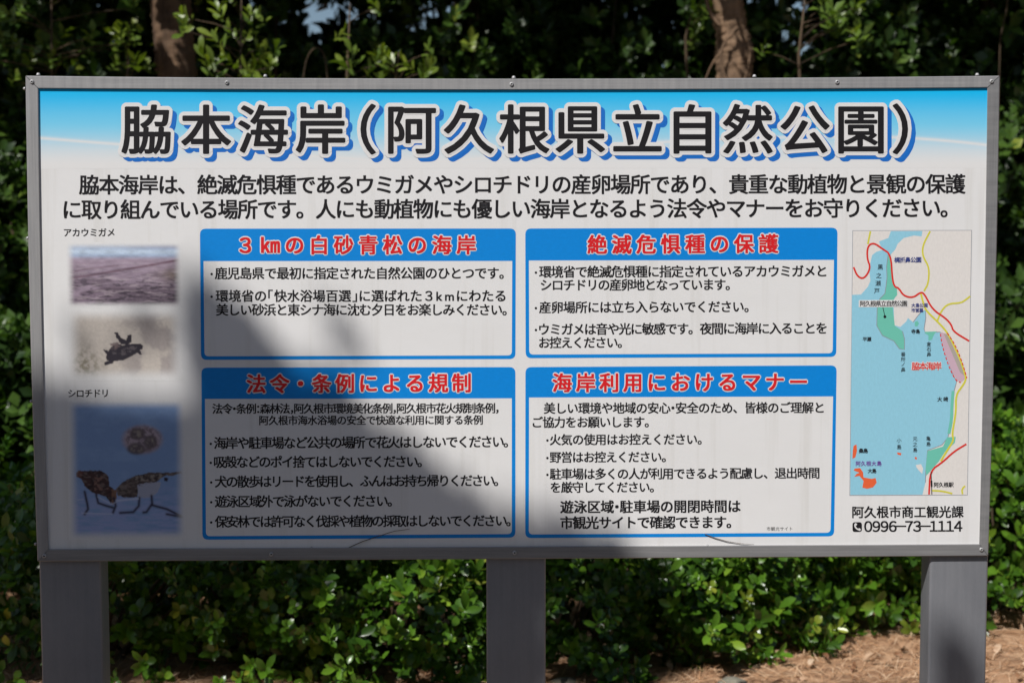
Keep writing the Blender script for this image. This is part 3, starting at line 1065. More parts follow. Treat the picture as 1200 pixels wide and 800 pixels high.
def plover_picture(u, v, P):
    n = fbm(P, (30, 14), 12)
    n2 = fbm(P, (3.2, 3.2), 13)
    n3 = fbm(P, (14, 3), 14)
    c = np.zeros((len(P), 3)) + np.array([0.22, 0.34, 0.58])
    c = mixc(c, (0.27, 0.40, 0.64), sstep(0.4, 0.7, n) * .6)
    c = mixc(c, (0.34, 0.40, 0.66), sstep(0.55, 0.8, v) * sstep(.3, .6, n3) * .8)
    q = zq([(450, 272)])[0]
    rr = np.hypot((P[:, 0] - q[0]) / 28.0, (P[:, 1] - q[1]) / 20.0)
    c = mixc(c, (0.42, 0.34, 0.38), 1 - sstep(0.65, 1.0, rr))
    c = mixc(c, (0.22, 0.17, 0.20), (1 - sstep(0.6, .95, rr)) * sstep(.45, .6, n2))
    for ex, ey, ra, rb in ((425, 245, 9, 7), (490, 285, 8, 8), (420, 318, 11, 7)):
        q = zq([(ex, ey)])[0]
        r_ = np.hypot((P[:, 0] - q[0]) / ra, (P[:, 1] - q[1]) / rb)
        c = mixc(c, (0.08, 0.06, 0.07), (1 - sstep(0.7, 1.25, r_)) * .85)
        c = mixc(c, (0.30, 0.26, 0.23), (1 - sstep(0.3, 1.0, r_)) * sstep(.38, .6, n2))
    birds = [
        ([(122, 440), (135, 422), (165, 428), (245, 425), (280, 450), (288, 500), (315, 520), (310, 560), (295, 590), (270, 555), (200, 535), (165, 500), (150, 470), (125, 455)], (0.07, 0.035, 0.035)),
        ([(122, 440), (135, 424), (160, 430), (150, 460), (126, 456)], (0.13, 0.05, 0.045)),
        ([(300, 515), (320, 520), (322, 560), (300, 600)], (0.22, 0.12, 0.08)),
        ([(318, 520), (340, 495), (375, 470), (430, 448), (500, 436), (600, 436), (645, 430), (650, 440), (560, 455), (520, 480), (470, 490), (430, 510), (425, 555), (370, 560), (330, 545)], (0.10, 0.075, 0.07)),
        ([(425, 495), (500, 480), (545, 480), (530, 530), (495, 555), (430, 560)], (0.38, 0.40, 0.50)),
        ([(318, 520), (340, 495), (372, 500), (370, 540), (330, 548)], (0.16, 0.13, 0.12)),
        ([(560, 460), (580, 462), (570, 478), (558, 475)], (0.03, 0.02, 0.03)),
    ]
    wob = np.c_[fbm(P, (5, 5), 21) - .5, fbm(P, (5, 5), 22) - .5] * 3.2
    for poly, col in birds:
        c = mixc(c, col, inpoly(P + wob, zq(poly)) * 1.0)
    body = inpoly(P + wob, zq(birds[0][0])) | inpoly(P + wob, zq(birds[3][0]))
    c = mixc(c, (0.24, 0.19, 0.17), body * sstep(.5, .66, fbm(P, (5, 2.2), 23)) * .55)
    c = mixc(c, (0.02, 0.015, 0.02), body * sstep(.52, .66, fbm(P, (4, 2), 24)) * .7)
    c = mixc(c, (0.28, 0.16, 0.13), inpoly(P, zq([(180, 460), (270, 455), (285, 520), (215, 525)])) * sstep(.5, .62, n2) * .7)
    c = mixc(c, (0.32, 0.28, 0.24), inpoly(P, zq([(400, 455), (600, 438), (520, 475), (420, 480)])) * sstep(.5, .6, n2) * .8)
    for pts in ([(165, 530), (178, 590), (182, 615), (165, 640)], [(222, 545), (232, 585), (275, 600), (305, 608)], [(310, 560), (318, 600), (305, 632)],
                [(435, 560), (432, 600), (405, 630), (340, 634)], [(495, 550), (498, 590), (470, 630), (455, 632)],
                [(495, 595), (570, 615), (645, 652)], [(570, 640), (650, 655)]):
        d = dist_line(P, zq(pts))
        c = mixc(c, (0.03, 0.025, 0.05), np.exp(-(d / 1.5) ** 2))
    for pts in ([(230, 555), (300, 592), (330, 575), (430, 562)], [(130, 570), (160, 568)], [(150, 635), (300, 640)], [(320, 572), (430, 566)]):
        d = dist_line(P, zq(pts))
        c = mixc(c, (0.55, 0.60, 0.75), np.exp(-(d / .7) ** 2) * .7)
    return fade(c, u, v, 0.10, 0.075)


picture('beach_photo_print', ((76.5, 284), (213.5, 284), (214.5, 361), (77.5, 361)), 200, 116, beach_picture)
picture('turtle_photo_print', ((77.5, 361.4), (214.5, 361.4), (215, 446), (78.5, 446)), 200, 126, turtle_picture)
picture('plover_photo_print', ((79, 468), (217, 468), (218, 631), (80.5, 632)), 210, 246, plover_picture)

# dry pine needles caught on the lower edge of the sheet
for pts, lab in (([(408, 641.5), (425, 634), (443, 628), (462, 622), (480, 619.5)], 'dry pine needle leaning on the board below the lower left text box'),
                 ([(826, 625.5), (838, 630), (852, 634), (868, 636.5), (884, 637.6)], 'dry pine needle resting on the lower rail under the telephone side box')):
    P3 = [ray_y(*p, Y_PANEL - 0.0025) for p in pts]
    V, Fc = tube(P3, [0.0008, 0.0009, 0.0008, 0.0006, 0.0004], 6)
    o = link('pine_needle', mesh_py('pine_needle', V, Fc, M['twig'], True))
    tag(o, lab, 'pine needle')

# ------------------------------------------------------------------ ground
gn = 90
xs = np.concatenate([[-300, -60, -20], np.linspace(-8, 8, gn), [20, 60, 300]])
ys = np.concatenate([[-300, -60, -20], np.linspace(-9, 9, gn), [20, 60, 400]])
GX, GY = np.meshgrid(xs, ys)
GP = np.c_[GX.ravel(), GY.ravel()]


def ground_z(x, y):
    x, y = np.asarray(x, float), np.asarray(y, float)
    return 0.018 * np.sin(x * 2.3 + y * 1.1) * np.cos(y * 1.9 - x * .7) + 0.010 * np.sin(5.1 * x + 1.7) * np.sin(4.3 * y + .5) + 0.03 * np.clip((x + y - 3.2), 0, 3)


GZv = ground_z(GP[:, 0], GP[:, 1]) * (np.abs(GP).max(axis=1) < 10)
nx = len(xs)
i, j = np.meshgrid(np.arange(nx - 1), np.arange(len(ys) - 1))
a = (j * nx + i).ravel()
Fq = np.c_[a, a + 1, a + nx + 1, a + nx]
g = link('ground', mesh_np('ground', np.c_[GP, GZv], Fq.ravel(), np.full(len(Fq), 4), M['ground'], smooth=True))
tag(g, kind='structure')


M_ADDED_PATH, nt_, b_ = new_mat('added_path_asphalt')  # unseen asphalt strip added to cut brown bounce light from the ground
n_ = noise(nt_, 40, 6, .7)
nt_.links.new(ramp(nt_, n_.outputs[0], [(.35, (.035, .036, .04)), (.7, (.085, .086, .09))]).outputs[0], b_.inputs['Base Color'])
b_.inputs['Roughness'].default_value = .9
pv_ = [(-14, -6.6, .055), (14, -6.6, .055), (14, -.45, .055), (-14, -.45, .055)]
pv_ += [(x, y, -.05) for x, y, z in pv_]
tag(link('added_path', mesh_py('added_path', pv_, [(0, 1, 2, 3), (0, 4, 5, 1), (1, 5, 6, 2), (2, 6, 7, 3), (3, 7, 4, 0)], M_ADDED_PATH)), kind='structure')


def rot_from(nrm, spin):
    """batch of rotation matrices whose local z is nrm"""
    nrm = nrm / np.linalg.norm(nrm, axis=1, keepdims=True)
    ref = np.where(np.abs(nrm[:, 2:3]) < .9, np.array([[0, 0, 1.]]), np.array([[1., 0, 0]]))
    x = np.cross(ref, nrm)
    x /= np.linalg.norm(x, axis=1, keepdims=True)
    y = np.cross(nrm, x)
    c, s = np.cos(spin)[:, None], np.sin(spin)[:, None]
    x2, y2 = x * c + y * s, -x * s + y * c
    return np.stack([x2, y2, nrm], axis=2)


def leaf_tpl(L, W, fold=0.18, curl=0.12, fine=True):
    """a leaf lying along +y, normal +z"""
    if fine:
        st = [(0.0, 0.04), (0.25, .30), (0.55, .48), (0.82, .42), (1.0, .10)]
    else:
        st = [(0.0, 0.05), (0.6, .5), (1.0, .06)]
    V, Fc = [], []
    for t, w in st:
        z = curl * L * (t - t * t * 1.6)
        V += [(-w * W, t * L, z + fold * w * W), (0, t * L * 1.0 + (0.03 * L if t == 1 else 0), z), (w * W, t * L, z + fold * w * W)]
    for k in range(len(st) - 1):
        b = 3 * k
        Fc += [(b, b + 1, b + 4, b + 3), (b + 1, b + 2, b + 5, b + 4)]
    return np.array(V), np.array(Fc)


def instance(tV, tF, R_, pos, scale):
    n = len(pos)
    V = np.einsum('nij,vj->nvi', R_, tV) * scale[:, None, None] + pos[:, None, :]
    nv = len(tV)
    Fc = tF[None] + (np.arange(n) * nv)[:, None, None]
    return V.reshape(-1, 3), Fc.reshape(-1, tF.shape[1])


def sprig_tpl(n_leaf, L, W, rise, rs, stem=True, fine=True, spread=1.0):
    """a twig tip along +z with leaves in a whorl -> V, F, leaf id per vertex"""
    r = np.random.default_rng(rs)
    Vs, Fs, ids, k = [], [], [], 0
    for i in range(n_leaf):
        tV, tF = leaf_tpl(L * r.uniform(.65, 1.1), W * r.uniform(.75, 1.15), r.uniform(.1, .35), r.uniform(-.05, .3), fine)
        az = i * 2.4 + r.uniform(-.3, .3)
        t = i / n_leaf
        el = math.radians(r.uniform(5, 35) + 45 * t * rise) * spread
        d = Vector((math.cos(az) * math.cos(el), math.sin(az) * math.cos(el), math.sin(el)))
        nrm = Vector((-math.cos(az) * math.sin(el), -math.sin(az) * math.sin(el), math.cos(el)))
        x = d.cross(nrm)
        tw = r.uniform(-.4, .4)
        x2 = x * math.cos(tw) + nrm * math.sin(tw)
        n2 = x2.cross(d)
        Mx = np.array([[x2.x, d.x, n2.x], [x2.y, d.y, n2.y], [x2.z, d.z, n2.z]])
        base = np.array([0, 0, (t - 0.5) * L * 1.2])
        Vs.append(tV @ Mx.T + base)
        Fs.append(tF + k)
        ids.append(np.full(len(tV), i))
        k += len(tV)
    return np.vstack(Vs), np.vstack(Fs), np.concatenate(ids), n_leaf


def foliage(name, pos, up, size, tpls, mat, parent=None, tint_fn=None, young_fn=None, rng=RNG):
    n = len(pos)
    which = rng.integers(0, len(tpls), n)
    VV, FF, T1, T2, off = [], [], [], [], 0
    for k, (tV, tF, ids, nl) in enumerate(tpls):
        sel = np.where(which == k)[0]
        if not len(sel): continue
        R_ = rot_from(up[sel], rng.uniform(0, 6.283, len(sel)))
        V, Fc = instance(tV, tF, R_, pos[sel], size[sel])
        base = tint_fn(pos[sel]) if tint_fn else rng.random(len(sel)) * .5 + .2
        per = np.clip(base[:, None] + rng.normal(0, .18, (len(sel), nl)), 0, 1)
        yo = young_fn(pos[sel]) if young_fn else np.zeros(len(sel))
        py = np.clip(yo[:, None] * rng.uniform(.3, 1.1, (len(sel), nl)) * (0.4 + 0.6 * np.arange(nl)[None] / nl), 0, 1)
        py = np.maximum(py, (rng.random((len(sel), nl)) < .012) * rng.uniform(.5, 1, (len(sel), nl)))
        T1.append(per[:, ids].ravel())
        T2.append(py[:, ids].ravel())
        VV.append(V)
        FF.append(Fc + off)
        off += len(V)
    V, Fc = np.vstack(VV), np.vstack(FF)
    me = mesh_np(name, V, Fc.ravel(), np.full(len(Fc), Fc.shape[1]), mat, True, np.concatenate(T1), None, np.concatenate(T2))
    return link(name, me, parent)


BUSH = [sprig_tpl(9, 0.046, 0.021, 1.0, s) for s in (1, 2, 3, 4)] + [sprig_tpl(7, 0.038, 0.022, .8, s) for s in (5, 6)]
WOOD = [sprig_tpl(8, 0.075, 0.04, .7, s, fine=False) for s in (11, 12, 13)] + [sprig_tpl(7, 0.07, 0.044, .5, 14, fine=False)]
YOUNG = [sprig_tpl(7, 0.085, 0.034, 1.2, s) for s in (21, 22, 23)]
SHADE = [sprig_tpl(8, 0.075, 0.035, .5, s, fine=False) for s in (31, 32)]


# ------------------------------------------------------------------ low glossy shrubs behind the sign
def shrub(cx, cy, rx, ry, h, n, label, dens_top=1.0, tint=(.35, .5), young=0.04, seed=0, group='glossy green shrubs behind the sign', scale=1.0):
    r = np.random.default_rng(seed)
    z0 = float(ground_z(cx, cy))
    root = empty('shrub', (cx, cy, z0), label, 'shrub', group)
    # lumpy shell plus interior
    th = r.uniform(0, 2 * math.pi, n)
    ph = np.arcsin(r.uniform(-0.62, 1, n))
    rad = 0.62 + 0.42 * r.random(n) ** 0.6
    lump = 1 + 0.22 * np.sin(th * 3 + seed) * np.cos(ph * 4) + 0.17 * np.sin(th * 7 + ph * 5 + seed * 2)
    d = np.c_[np.cos(th) * np.cos(ph), np.sin(th) * np.cos(ph), np.sin(ph)]
    P = d * (rad * lump)[:, None] * np.array([rx, ry, h * .62])
    P[:, 2] += h * .38
    P += np.array([cx, cy, z0])
    P[:, 2] = np.maximum(P[:, 2], ground_z(P[:, 0], P[:, 1]) + 0.012 + 0.03 * r.random(n))
    up = d * np.array([.9, .9, .6]) + np.array([0, -.12, .62]) + r.normal(0, .28, (n, 3))
    foliage('foliage', P, up, r.uniform(.7, 1.2, n) * scale, BUSH, M['bush_leaf'], root,
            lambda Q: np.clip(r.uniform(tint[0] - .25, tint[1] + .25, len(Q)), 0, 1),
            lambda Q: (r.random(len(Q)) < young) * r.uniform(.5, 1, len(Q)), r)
    # stems
    VV, FF = [], []
    for k in range(16):
        q = P[r.integers(0, n)]
        b = np.array([cx + r.uniform(-.15, .15) * rx, cy + r.uniform(-.15, .15) * ry, z0 - .02])
        mid = b * .5 + q * .5 + np.array([0, 0, .04]) + r.normal(0, .03, 3)
        V, Fc = tube([b, b * .7 + mid * .3 + np.array([0, 0, .02]), mid, q], [.008, .0065, .005, .0025], 5)
        FF += [tuple(i + len(VV) for i in f) for f in Fc]
        VV += list(V)
    link('stem', mesh_py('stem', VV, FF, M['twig'], True), root)
    return root


SH = [  # leaf tint lower on shaded shrubs, higher on sunlit: light put into colour
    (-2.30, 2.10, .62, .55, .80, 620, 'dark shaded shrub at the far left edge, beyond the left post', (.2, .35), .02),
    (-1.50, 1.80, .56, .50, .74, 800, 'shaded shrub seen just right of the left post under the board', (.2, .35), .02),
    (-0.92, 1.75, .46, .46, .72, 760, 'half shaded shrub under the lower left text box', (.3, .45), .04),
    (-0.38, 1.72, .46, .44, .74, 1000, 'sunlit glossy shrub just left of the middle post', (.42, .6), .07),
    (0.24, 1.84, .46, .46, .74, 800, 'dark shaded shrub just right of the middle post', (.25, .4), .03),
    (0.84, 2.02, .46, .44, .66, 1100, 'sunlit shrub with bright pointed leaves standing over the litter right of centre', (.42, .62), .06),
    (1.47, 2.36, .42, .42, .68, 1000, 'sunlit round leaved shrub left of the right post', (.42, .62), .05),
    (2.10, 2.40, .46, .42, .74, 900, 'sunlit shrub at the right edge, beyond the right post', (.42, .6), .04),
    (2.75, 2.8, .5, .4, .75, 300, 'shrub standing past the right end of the row', (.4, .55), .04),
]
for k, (cx, cy, rx, ry, h, n, lab, tn, yg) in enumerate(SH):
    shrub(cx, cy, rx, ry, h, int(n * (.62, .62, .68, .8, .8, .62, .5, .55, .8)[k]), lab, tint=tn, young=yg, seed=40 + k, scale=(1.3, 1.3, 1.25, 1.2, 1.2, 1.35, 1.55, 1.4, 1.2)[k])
# small seedlings growing out of the litter
for k, (px, py, yy, n, lab) in enumerate(((722, 792, 1.72, 9, 'small glossy seedling growing at the foot of the dark shrub'),
                                         (985, 770, 1.95, 10, 'low sprig spreading over the needle litter in front of the right shrubs'),
                                         (1075, 745, 2.1, 8, 'small sprig beside the right post on the litter'))):
    q = ray_y(px, py, yy)
    r = np.random.default_rng(90 + k)
    z0 = float(ground_z(q[0], yy))
    root = empty('seedling', (q[0], yy, z0), lab, 'seedling', 'seedlings in the litter')
    P = np.c_[q[0] + r.normal(0, .055, n), yy + r.normal(0, .05, n), z0 + .02 + r.random(n) * .09]
    foliage('foliage', P, np.c_[r.normal(0, .3, n), r.normal(-.1, .3, n), np.ones(n)], r.uniform(.7, 1.1, n), BUSH, M['bush_leaf'], root,
            lambda Q: r.uniform(.3, .8, len(Q)), lambda Q: (r.random(len(Q)) < .1) * .7, r)
    VV, FF = [], []
    for p in P:
        V, Fc = tube([(q[0], yy, z0 - .01), (p[0] * .5 + q[0] * .5, yy, z0 + .02), tuple(p)], [.003, .002, .0015], 5)
        FF += [tuple(i + len(VV) for i in f) for f in Fc]
        VV += list(V)
    link('stem', mesh_py('stem', VV, FF, M['twig'], True), root)

# ------------------------------------------------------------------ woodland belt: undergrowth, saplings and trees
def thicket(name, label, cx, cy, rx, ry, z0, z1, n, tint=(.2, .5), young=0.0, seed=0, mat='wood_leaf', tpl=None, stems=5, keep=None, cat='undergrowth', group='tall undergrowth behind the sign', size=(.8, 1.35)):
    r = np.random.default_rng(seed)
    tpl = tpl or WOOD
    root = empty(name, (cx, cy, float(ground_z(cx, cy))), label, cat, group)
    P = r.uniform(-1, 1, (n * 2, 3))
    rr = np.hypot(P[:, 0], P[:, 1])
    P = P[rr < 1][:n]
    n = len(P)
    w = 0.82 + .22 * np.sin(P[:, 2] * 5 + seed) + .15 * np.sin(P[:, 2] * 11 + P[:, 0] * 3)
    out = P * np.array([1, 1, .3])
    P = np.c_[cx + P[:, 0] * rx * w, cy + P[:, 1] * ry * w, z0 + (P[:, 2] * .5 + .5) * (z1 - z0)]
    if keep is not None:
        m_ = keep(P)
        P, out = P[m_], out[m_]
        n = len(P)
    up = out * .7 + np.array([0, -.3, .6]) + r.normal(0, .45, (n, 3))
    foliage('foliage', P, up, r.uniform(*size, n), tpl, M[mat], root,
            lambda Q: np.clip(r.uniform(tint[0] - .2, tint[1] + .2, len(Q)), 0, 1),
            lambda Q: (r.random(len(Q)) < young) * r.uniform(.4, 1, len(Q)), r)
    VV, FF = [], []
    for k in range(stems):
        bx, by = cx + r.uniform(-.4, .4) * rx, cy + r.uniform(-.4, .4) * ry
        pts = [np.array([bx, by, -.05])]
        for s in range(1, 6):
            pts.append(pts[-1] + np.array([r.normal(0, .06), r.normal(0, .05), (z1 - .1) / 5]))
        V, Fc = tube(pts, [.022, .018, .014, .011, .008, .004], 6)
        FF += [tuple(i + len(VV) for i in f) for f in Fc]
        VV += list(V)
    if VV: link('stem', mesh_py('stem', VV, FF, M['twig'], True), root)
    return root


GAPS = [(357, 6, 3, 3), (374, 13, 4, 4), (364, 27, 4, 3), (349, 14, 2, 3), (381, 37, 2, 3), (397, 3, 4, 5), (402, 19, 3, 4), (407, 31, 3, 2), (388, 26, 2, 2), (439, 27, 6, 4), (463, 20, 6, 4), (424, 18, 2, 2), (532, 6, 3, 2), (612, 12, 2, 2), (336, 24, 2, 2), (545, 33, 2, 2),
        (371, 49, 3, 3), (321, 39, 3, 3), (354, 38, 2, 2), (495, 33, 3, 3), (509, 27, 5, 3), (516, 18, 4, 3), (489, 42, 2, 2), (412, 32, 3, 2),
        (295, 2, 3, 3), (498, 3, 3, 2), (558, 14, 3, 2), (733, 10, 4, 3), (744, 16, 4, 3), (745, 25, 3, 3), (933, 3, 6, 4), (944, 18, 4, 3), (908, 2, 3, 2), (884, 3, 2, 2), (868, 5, 2, 2), (799, 28, 2, 2), (783, 37, 2, 2),
        (1158, 4, 4, 5), (1155, 14, 2, 3), (940, 58, 2, 2), (950, 45, 2, 2), (1140, 70, 2, 2), (770, 76, 2, 2), (236, 15, 2, 2), (174, 28, 2, 2), (118, 6, 2, 2), (700, 5, 2, 2), (780, 5, 2, 2), (965, 45, 2, 2), (920, 48, 2, 2)]


def no_gap(P, r=np.random.default_rng(3), pad=1.0):
    """openings in the belt where the sky shows between the crowns"""
    d = P - CAM
    c = d @ RC.T
    u, v = 600 + F_PX * c[:, 0] / c[:, 2], 400 + F_PX * c[:, 1] / c[:, 2]
    keepm = np.ones(len(P), bool)
    for gx, gy, ga, gb in GAPS:
        a = 0.048 * F_PX / c[:, 2]
        keepm &= ((u - gx) / (ga * pad + a)) ** 2 + ((v - gy) / (gb * pad + a)) ** 2 > 1
    return keepm


TH = [
    ('dark dense undergrowth at the far left of the belt', -3.9, 4.3, .95, .7, 2400),
    ('undergrowth with mid green leaves left of the left trunk', -2.6, 4.2, .95, .65, 3000),
    ('undergrowth around the foot of the left trunk', -1.35, 4.6, .9, .6, 2200),
    ('undergrowth behind the title side of the board', -.25, 4.6, .9, .6, 2000),
    ('very dark undergrowth behind the middle of the board', .75, 4.7, .9, .6, 2200),
    ('undergrowth right of the vine covered trunk', 1.85, 4.6, .95, .65, 2500),
    ('dark undergrowth behind the right rail of the board', 2.95, 4.2, .95, .7, 2600),
    ('undergrowth at the far right of the belt', 4.1, 4.5, .95, .7, 1800),
]
for k, (lab, cx, cy, rx, ry, n) in enumerate(TH):
    thicket('undergrowth', lab, cx, cy, rx, ry, 0.05, 3.1, int(n * 1.25), seed=120 + k, keep=no_gap, young=.03 if k < 2 else .015, tint=(.25, .55) if k < 2 else (.1, .4))  # lower leaf tint on the later clumps puts their deep shade into the colour
# second, farther row
for k, (cx, cy) in enumerate(((-3.6, 5.9), (-2.0, 6.1), (-.5, 6.2), (1.1, 6.1), (2.7, 6.0), (4.3, 6.1))):
    thicket('undergrowth', ('leafy undergrowth of the back row, left end', 'leafy undergrowth of the back row beyond the left trunk', 'leafy undergrowth of the back row left of centre',
                            'leafy undergrowth of the back row beyond the vine covered trunk', 'leafy undergrowth of the back row on the right', 'leafy undergrowth of the back row, right end')[k],
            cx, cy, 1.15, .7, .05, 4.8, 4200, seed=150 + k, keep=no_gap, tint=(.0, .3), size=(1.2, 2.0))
for k, cx in enumerate((-2.9, -1.9, -.9, .1, 1.1, 2.1, 3.1)):
    thicket('undergrowth', 'low dark undergrowth of the middle row, ' + ('left end', 'behind the left post', 'left of centre', 'behind the middle post', 'right of centre', 'behind the right post', 'right end')[k],
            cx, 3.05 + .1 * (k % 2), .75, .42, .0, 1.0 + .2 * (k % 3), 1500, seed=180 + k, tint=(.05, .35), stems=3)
# saplings with bright young leaves
for k, (px, py, yy, rx, hz, n, lab) in enumerate(((283, 62, 2.95, .22, .26, 26, 'sapling with bright yellow green young leaves right of the left trunk'),
                                                  (410, 45, 3.0, .14, .16, 11, 'twig of bright young leaves above the board near the sky gap'),
                                                  (467, 82, 3.0, .16, .08, 9, 'low row of pale young leaves just above the top rail'),
                                                  (150, 60, 3.4, .12, .14, 9, 'sapling with mid green young leaves left of the left trunk'),
                                                  (60, 35, 3.4, .34, .26, 22, 'sapling with scattered yellow green leaves at the upper left'),
                                                  (945, 25, 3.0, .22, .14, 16, 'sapling with pale leaves right of the vine covered trunk'),
                                                  (810, 30, 3.9, .08, .05, 5, 'short leafy twig left of the vine covered trunk'),
                                                  (1187, 400, 3.3, .06, .16, 12, 'sapling with light green leaves beside the right rail'))):
    q = ray_y(px, py, yy)
    r = np.random.default_rng(200 + k)
    root = empty('sapling', (q[0], yy, 0), lab, 'sapling', 'saplings with young leaves')
    P = np.c_[q[0] + r.normal(0, .5, n) * rx, yy + r.normal(0, .12, n), q[2] + r.uniform(-1, 1, n) * hz]
    P = P[no_gap(P, pad=.8)]
    n = len(P)
    foliage('foliage', P, np.c_[r.normal(0, .4, n), r.normal(-.5, .3, n), np.full(n, .7)], r.uniform(.6, 1.0, n), YOUNG if k < 3 else WOOD, M['wood_leaf'], root,
            lambda Q: r.uniform(.4, 1, len(Q)), lambda Q: r.uniform(.25, 1.0, len(Q)) * (1 if k < 4 else .6), r)
    VV, FF = [], []
    pts = [(q[0] + .1, yy + .08, -.05), (q[0] + .05, yy + .08, 1.0), (q[0] - .02, yy + .06, q[2] - hz), (q[0], yy + .02, q[2] + hz)]
    V, Fc = tube(pts, [.014, .011, .007, .003], 6)
    FF += [tuple(i + len(VV) for i in f) for f in Fc]
    VV += list(V)
    for p in P:
        b = np.array([q[0] - .01, yy + .05, min(p[2] - .06, q[2] + hz * .8)])
        V, Fc = tube([b, (b + p) / 2 + np.array([0, 0, .01]), p], [.003, .0025, .0015], 4)
        FF += [tuple(i + len(VV) for i in f) for f in Fc]
        VV += list(V)
    link('stem', mesh_py('stem', VV, FF, M['twig'], True), root)


def bark_tube(pts, rad, n=22, seed=0, rough=.09):
    r = np.random.default_rng(seed)
    pts = [np.array(p, float) for p in pts]
    dense, rd = [], []
    for k in range(len(pts) - 1):
        for s in range(14):
            t = s / 14
            dense.append(pts[k] * (1 - t) + pts[k + 1] * t)
            rd.append(rad[k] * (1 - t) + rad[k + 1] * t)
    dense.append(pts[-1])
    rd.append(rad[-1])
    # smooth the centre line
    D = np.array(dense)
    for _ in range(10): D[1:-1] = (D[:-2] + 2 * D[1:-1] + D[2:]) / 4
    V, Fc = tube(D, rd, n)
    V = np.array([tuple(v) for v in V])
    for k in range(len(D)):
        for q in range(n):
            i = k * n + q
            f = 1 + rough * (math.sin(q * 2 * math.pi / n * 5 + D[k][2] * 3) * .5 + r.normal(0, .45))
            V[i] = D[k] + (V[i] - D[k]) * f
    return V, Fc


def crown(root, cx, cy, z0, z1, rx, ry, n, seed, keep=None, tpl=None, size=(1.2, 2.0), mat='wood_leaf', tint=(.2, .6)):
    r = np.random.default_rng(seed)
    nc = 26
    C = np.c_[r.uniform(-.8, .8, nc), r.uniform(-.8, .8, nc), r.uniform(-.9, .9, nc)]
    idx = r.integers(0, nc, n)
    P = C[idx] + r.normal(0, .20, (n, 3))
    P = P[(P ** 2).sum(1) < 1.6]
    n = len(P)
    out = P.copy()
    P = np.c_[cx + P[:, 0] * rx, cy + P[:, 1] * ry, (z0 + z1) / 2 + P[:, 2] * (z1 - z0) / 2]
    P = P[P[:, 2] > z0 - .2]
    if keep is not None: P = P[keep(P)]
    n = len(P)
    up = r.normal(0, .5, (n, 3)) + np.array([0, 0, .8])
    return foliage('crown', P, up, r.uniform(*size, n), tpl or WOOD, M[mat], root, lambda Q: r.uniform(*tint, len(Q)), None, r)


def tree(label, base, pts, rad, mat, crown_args=None, seed=0, group=None, limbs=5, rough=.09):
    root = empty('tree', (base[0], base[1], 0), label, 'tree', group)
    V, Fc = bark_tube(pts, rad, seed=seed, rough=rough)
    link('trunk', mesh_py('trunk', V, Fc, M[mat], True), root)
    top = np.array(pts[-1])
    r = np.random.default_rng(seed + 5)
    for k in range(limbs):
        a = r.uniform(0, 6.28)
        s = np.array(pts[-2]) * r.uniform(.1, .7) + top * 0
        s = np.array(pts[-2]) + (top - np.array(pts[-2])) * r.uniform(.2, .95)
        e_ = s + np.array([math.cos(a) * 1.1, math.sin(a) * .7, r.uniform(.6, 1.4)])
        V, Fc = tube([s, s * .6 + e_ * .4 + np.array([0, 0, .1]), e_], [rad[-1] * .6, rad[-1] * .4, .012], 8)
        link('limb', mesh_py('limb', V, Fc, M[mat], True), root)
    if crown_args: crown(root, **crown_args)
    return root


pl = lambda px, py, y=4.0: tuple(ray_y(px, py, y))
YT = 3.75
t1 = tree('tree with a straight brown rough barked trunk above the board, left of centre', (pl(208, 90, YT)[0], YT),
          [(pl(215, 90, YT)[0] + .04, YT, -.1), pl(213, 250, YT), pl(207, 92, YT), pl(203, 50, YT), pl(199, 0, YT), (pl(196, 0, YT)[0] - .06, YT + .1, 4.6)],
          [.13, .112, .098, .097, .096, .07], 'bark', dict(cx=-1.9, cy=4.15, z0=2.95, z1=6.2, rx=1.8, ry=1.8, n=1900, seed=301, keep=no_gap), 300)
YT2 = 3.7
t2 = tree('tree with a crooked orange brown trunk wrapped in thin vines, right of centre', (pl(860, 90, YT2)[0], YT2),
          [(pl(862, 90, YT2)[0], YT2, -.1), pl(861, 250, YT2), pl(861, 92, YT2), pl(862, 62, YT2), pl(858, 35, YT2), pl(849, 0, YT2), (pl(840, 0, YT2)[0] - .1, YT2 + .1, 4.4)],
          [.12, .105, .088, .094, .076, .088, .06], 'bark_pale', dict(cx=1.2, cy=4.15, z0=2.95, z1=6.0, rx=1.9, ry=1.8, n=1900, seed=311, keep=no_gap), 310, rough=.13)
# vines round the second trunk
for pts, rr in (([(852, 95), (846, 80), (844, 62), (851, 46), (862, 38), (868, 30)], .0065),
                ([(872, 95), (878, 75), (879, 58), (874, 44), (868, 34), (864, 20)], .006),
                ([(843, 30), (835, 20), (829, 8), (827, -8)], .009), ([(826, 95), (834, 75), (845, 60), (852, 50)], .004)):
    P3 = [ray_y(px, py, YT2 - .13) for px, py in pts]
    P3 = [tuple(p) for p in smooth_pts(P3, 2)]
    V, Fc = tube(P3, rr, 6)
    link('vine', mesh_py('vine', V, Fc, M['bark_pale'], True), t2)

for k, (px, yy, rr, lab) in enumerate(((1160, 4.4, .05, 'thin dark tree behind the upper right corner of the board'), (560, 5.2, .06, 'slim dark tree deep in the belt behind the board centre'),
                                       (-60, 4.2, .10, 'tree past the left end of the board'), (1290, 4.6, .1, 'tree past the right end of the board'))):
    x = ray_y(px, 90, yy)[0]
    tree(lab, (x, yy), [(x, yy, -.1), (x + .03, yy, 1.2), (x - .02, yy, 2.6), (x + .05, yy, 4.4)], [rr * 1.3, rr * 1.1, rr, rr * .7], 'bark',
         dict(cx=x, cy=yy, z0=3.0, z1=6.4, rx=1.8, ry=1.8, n=1500, seed=330 + k, keep=no_gap), 320 + k)
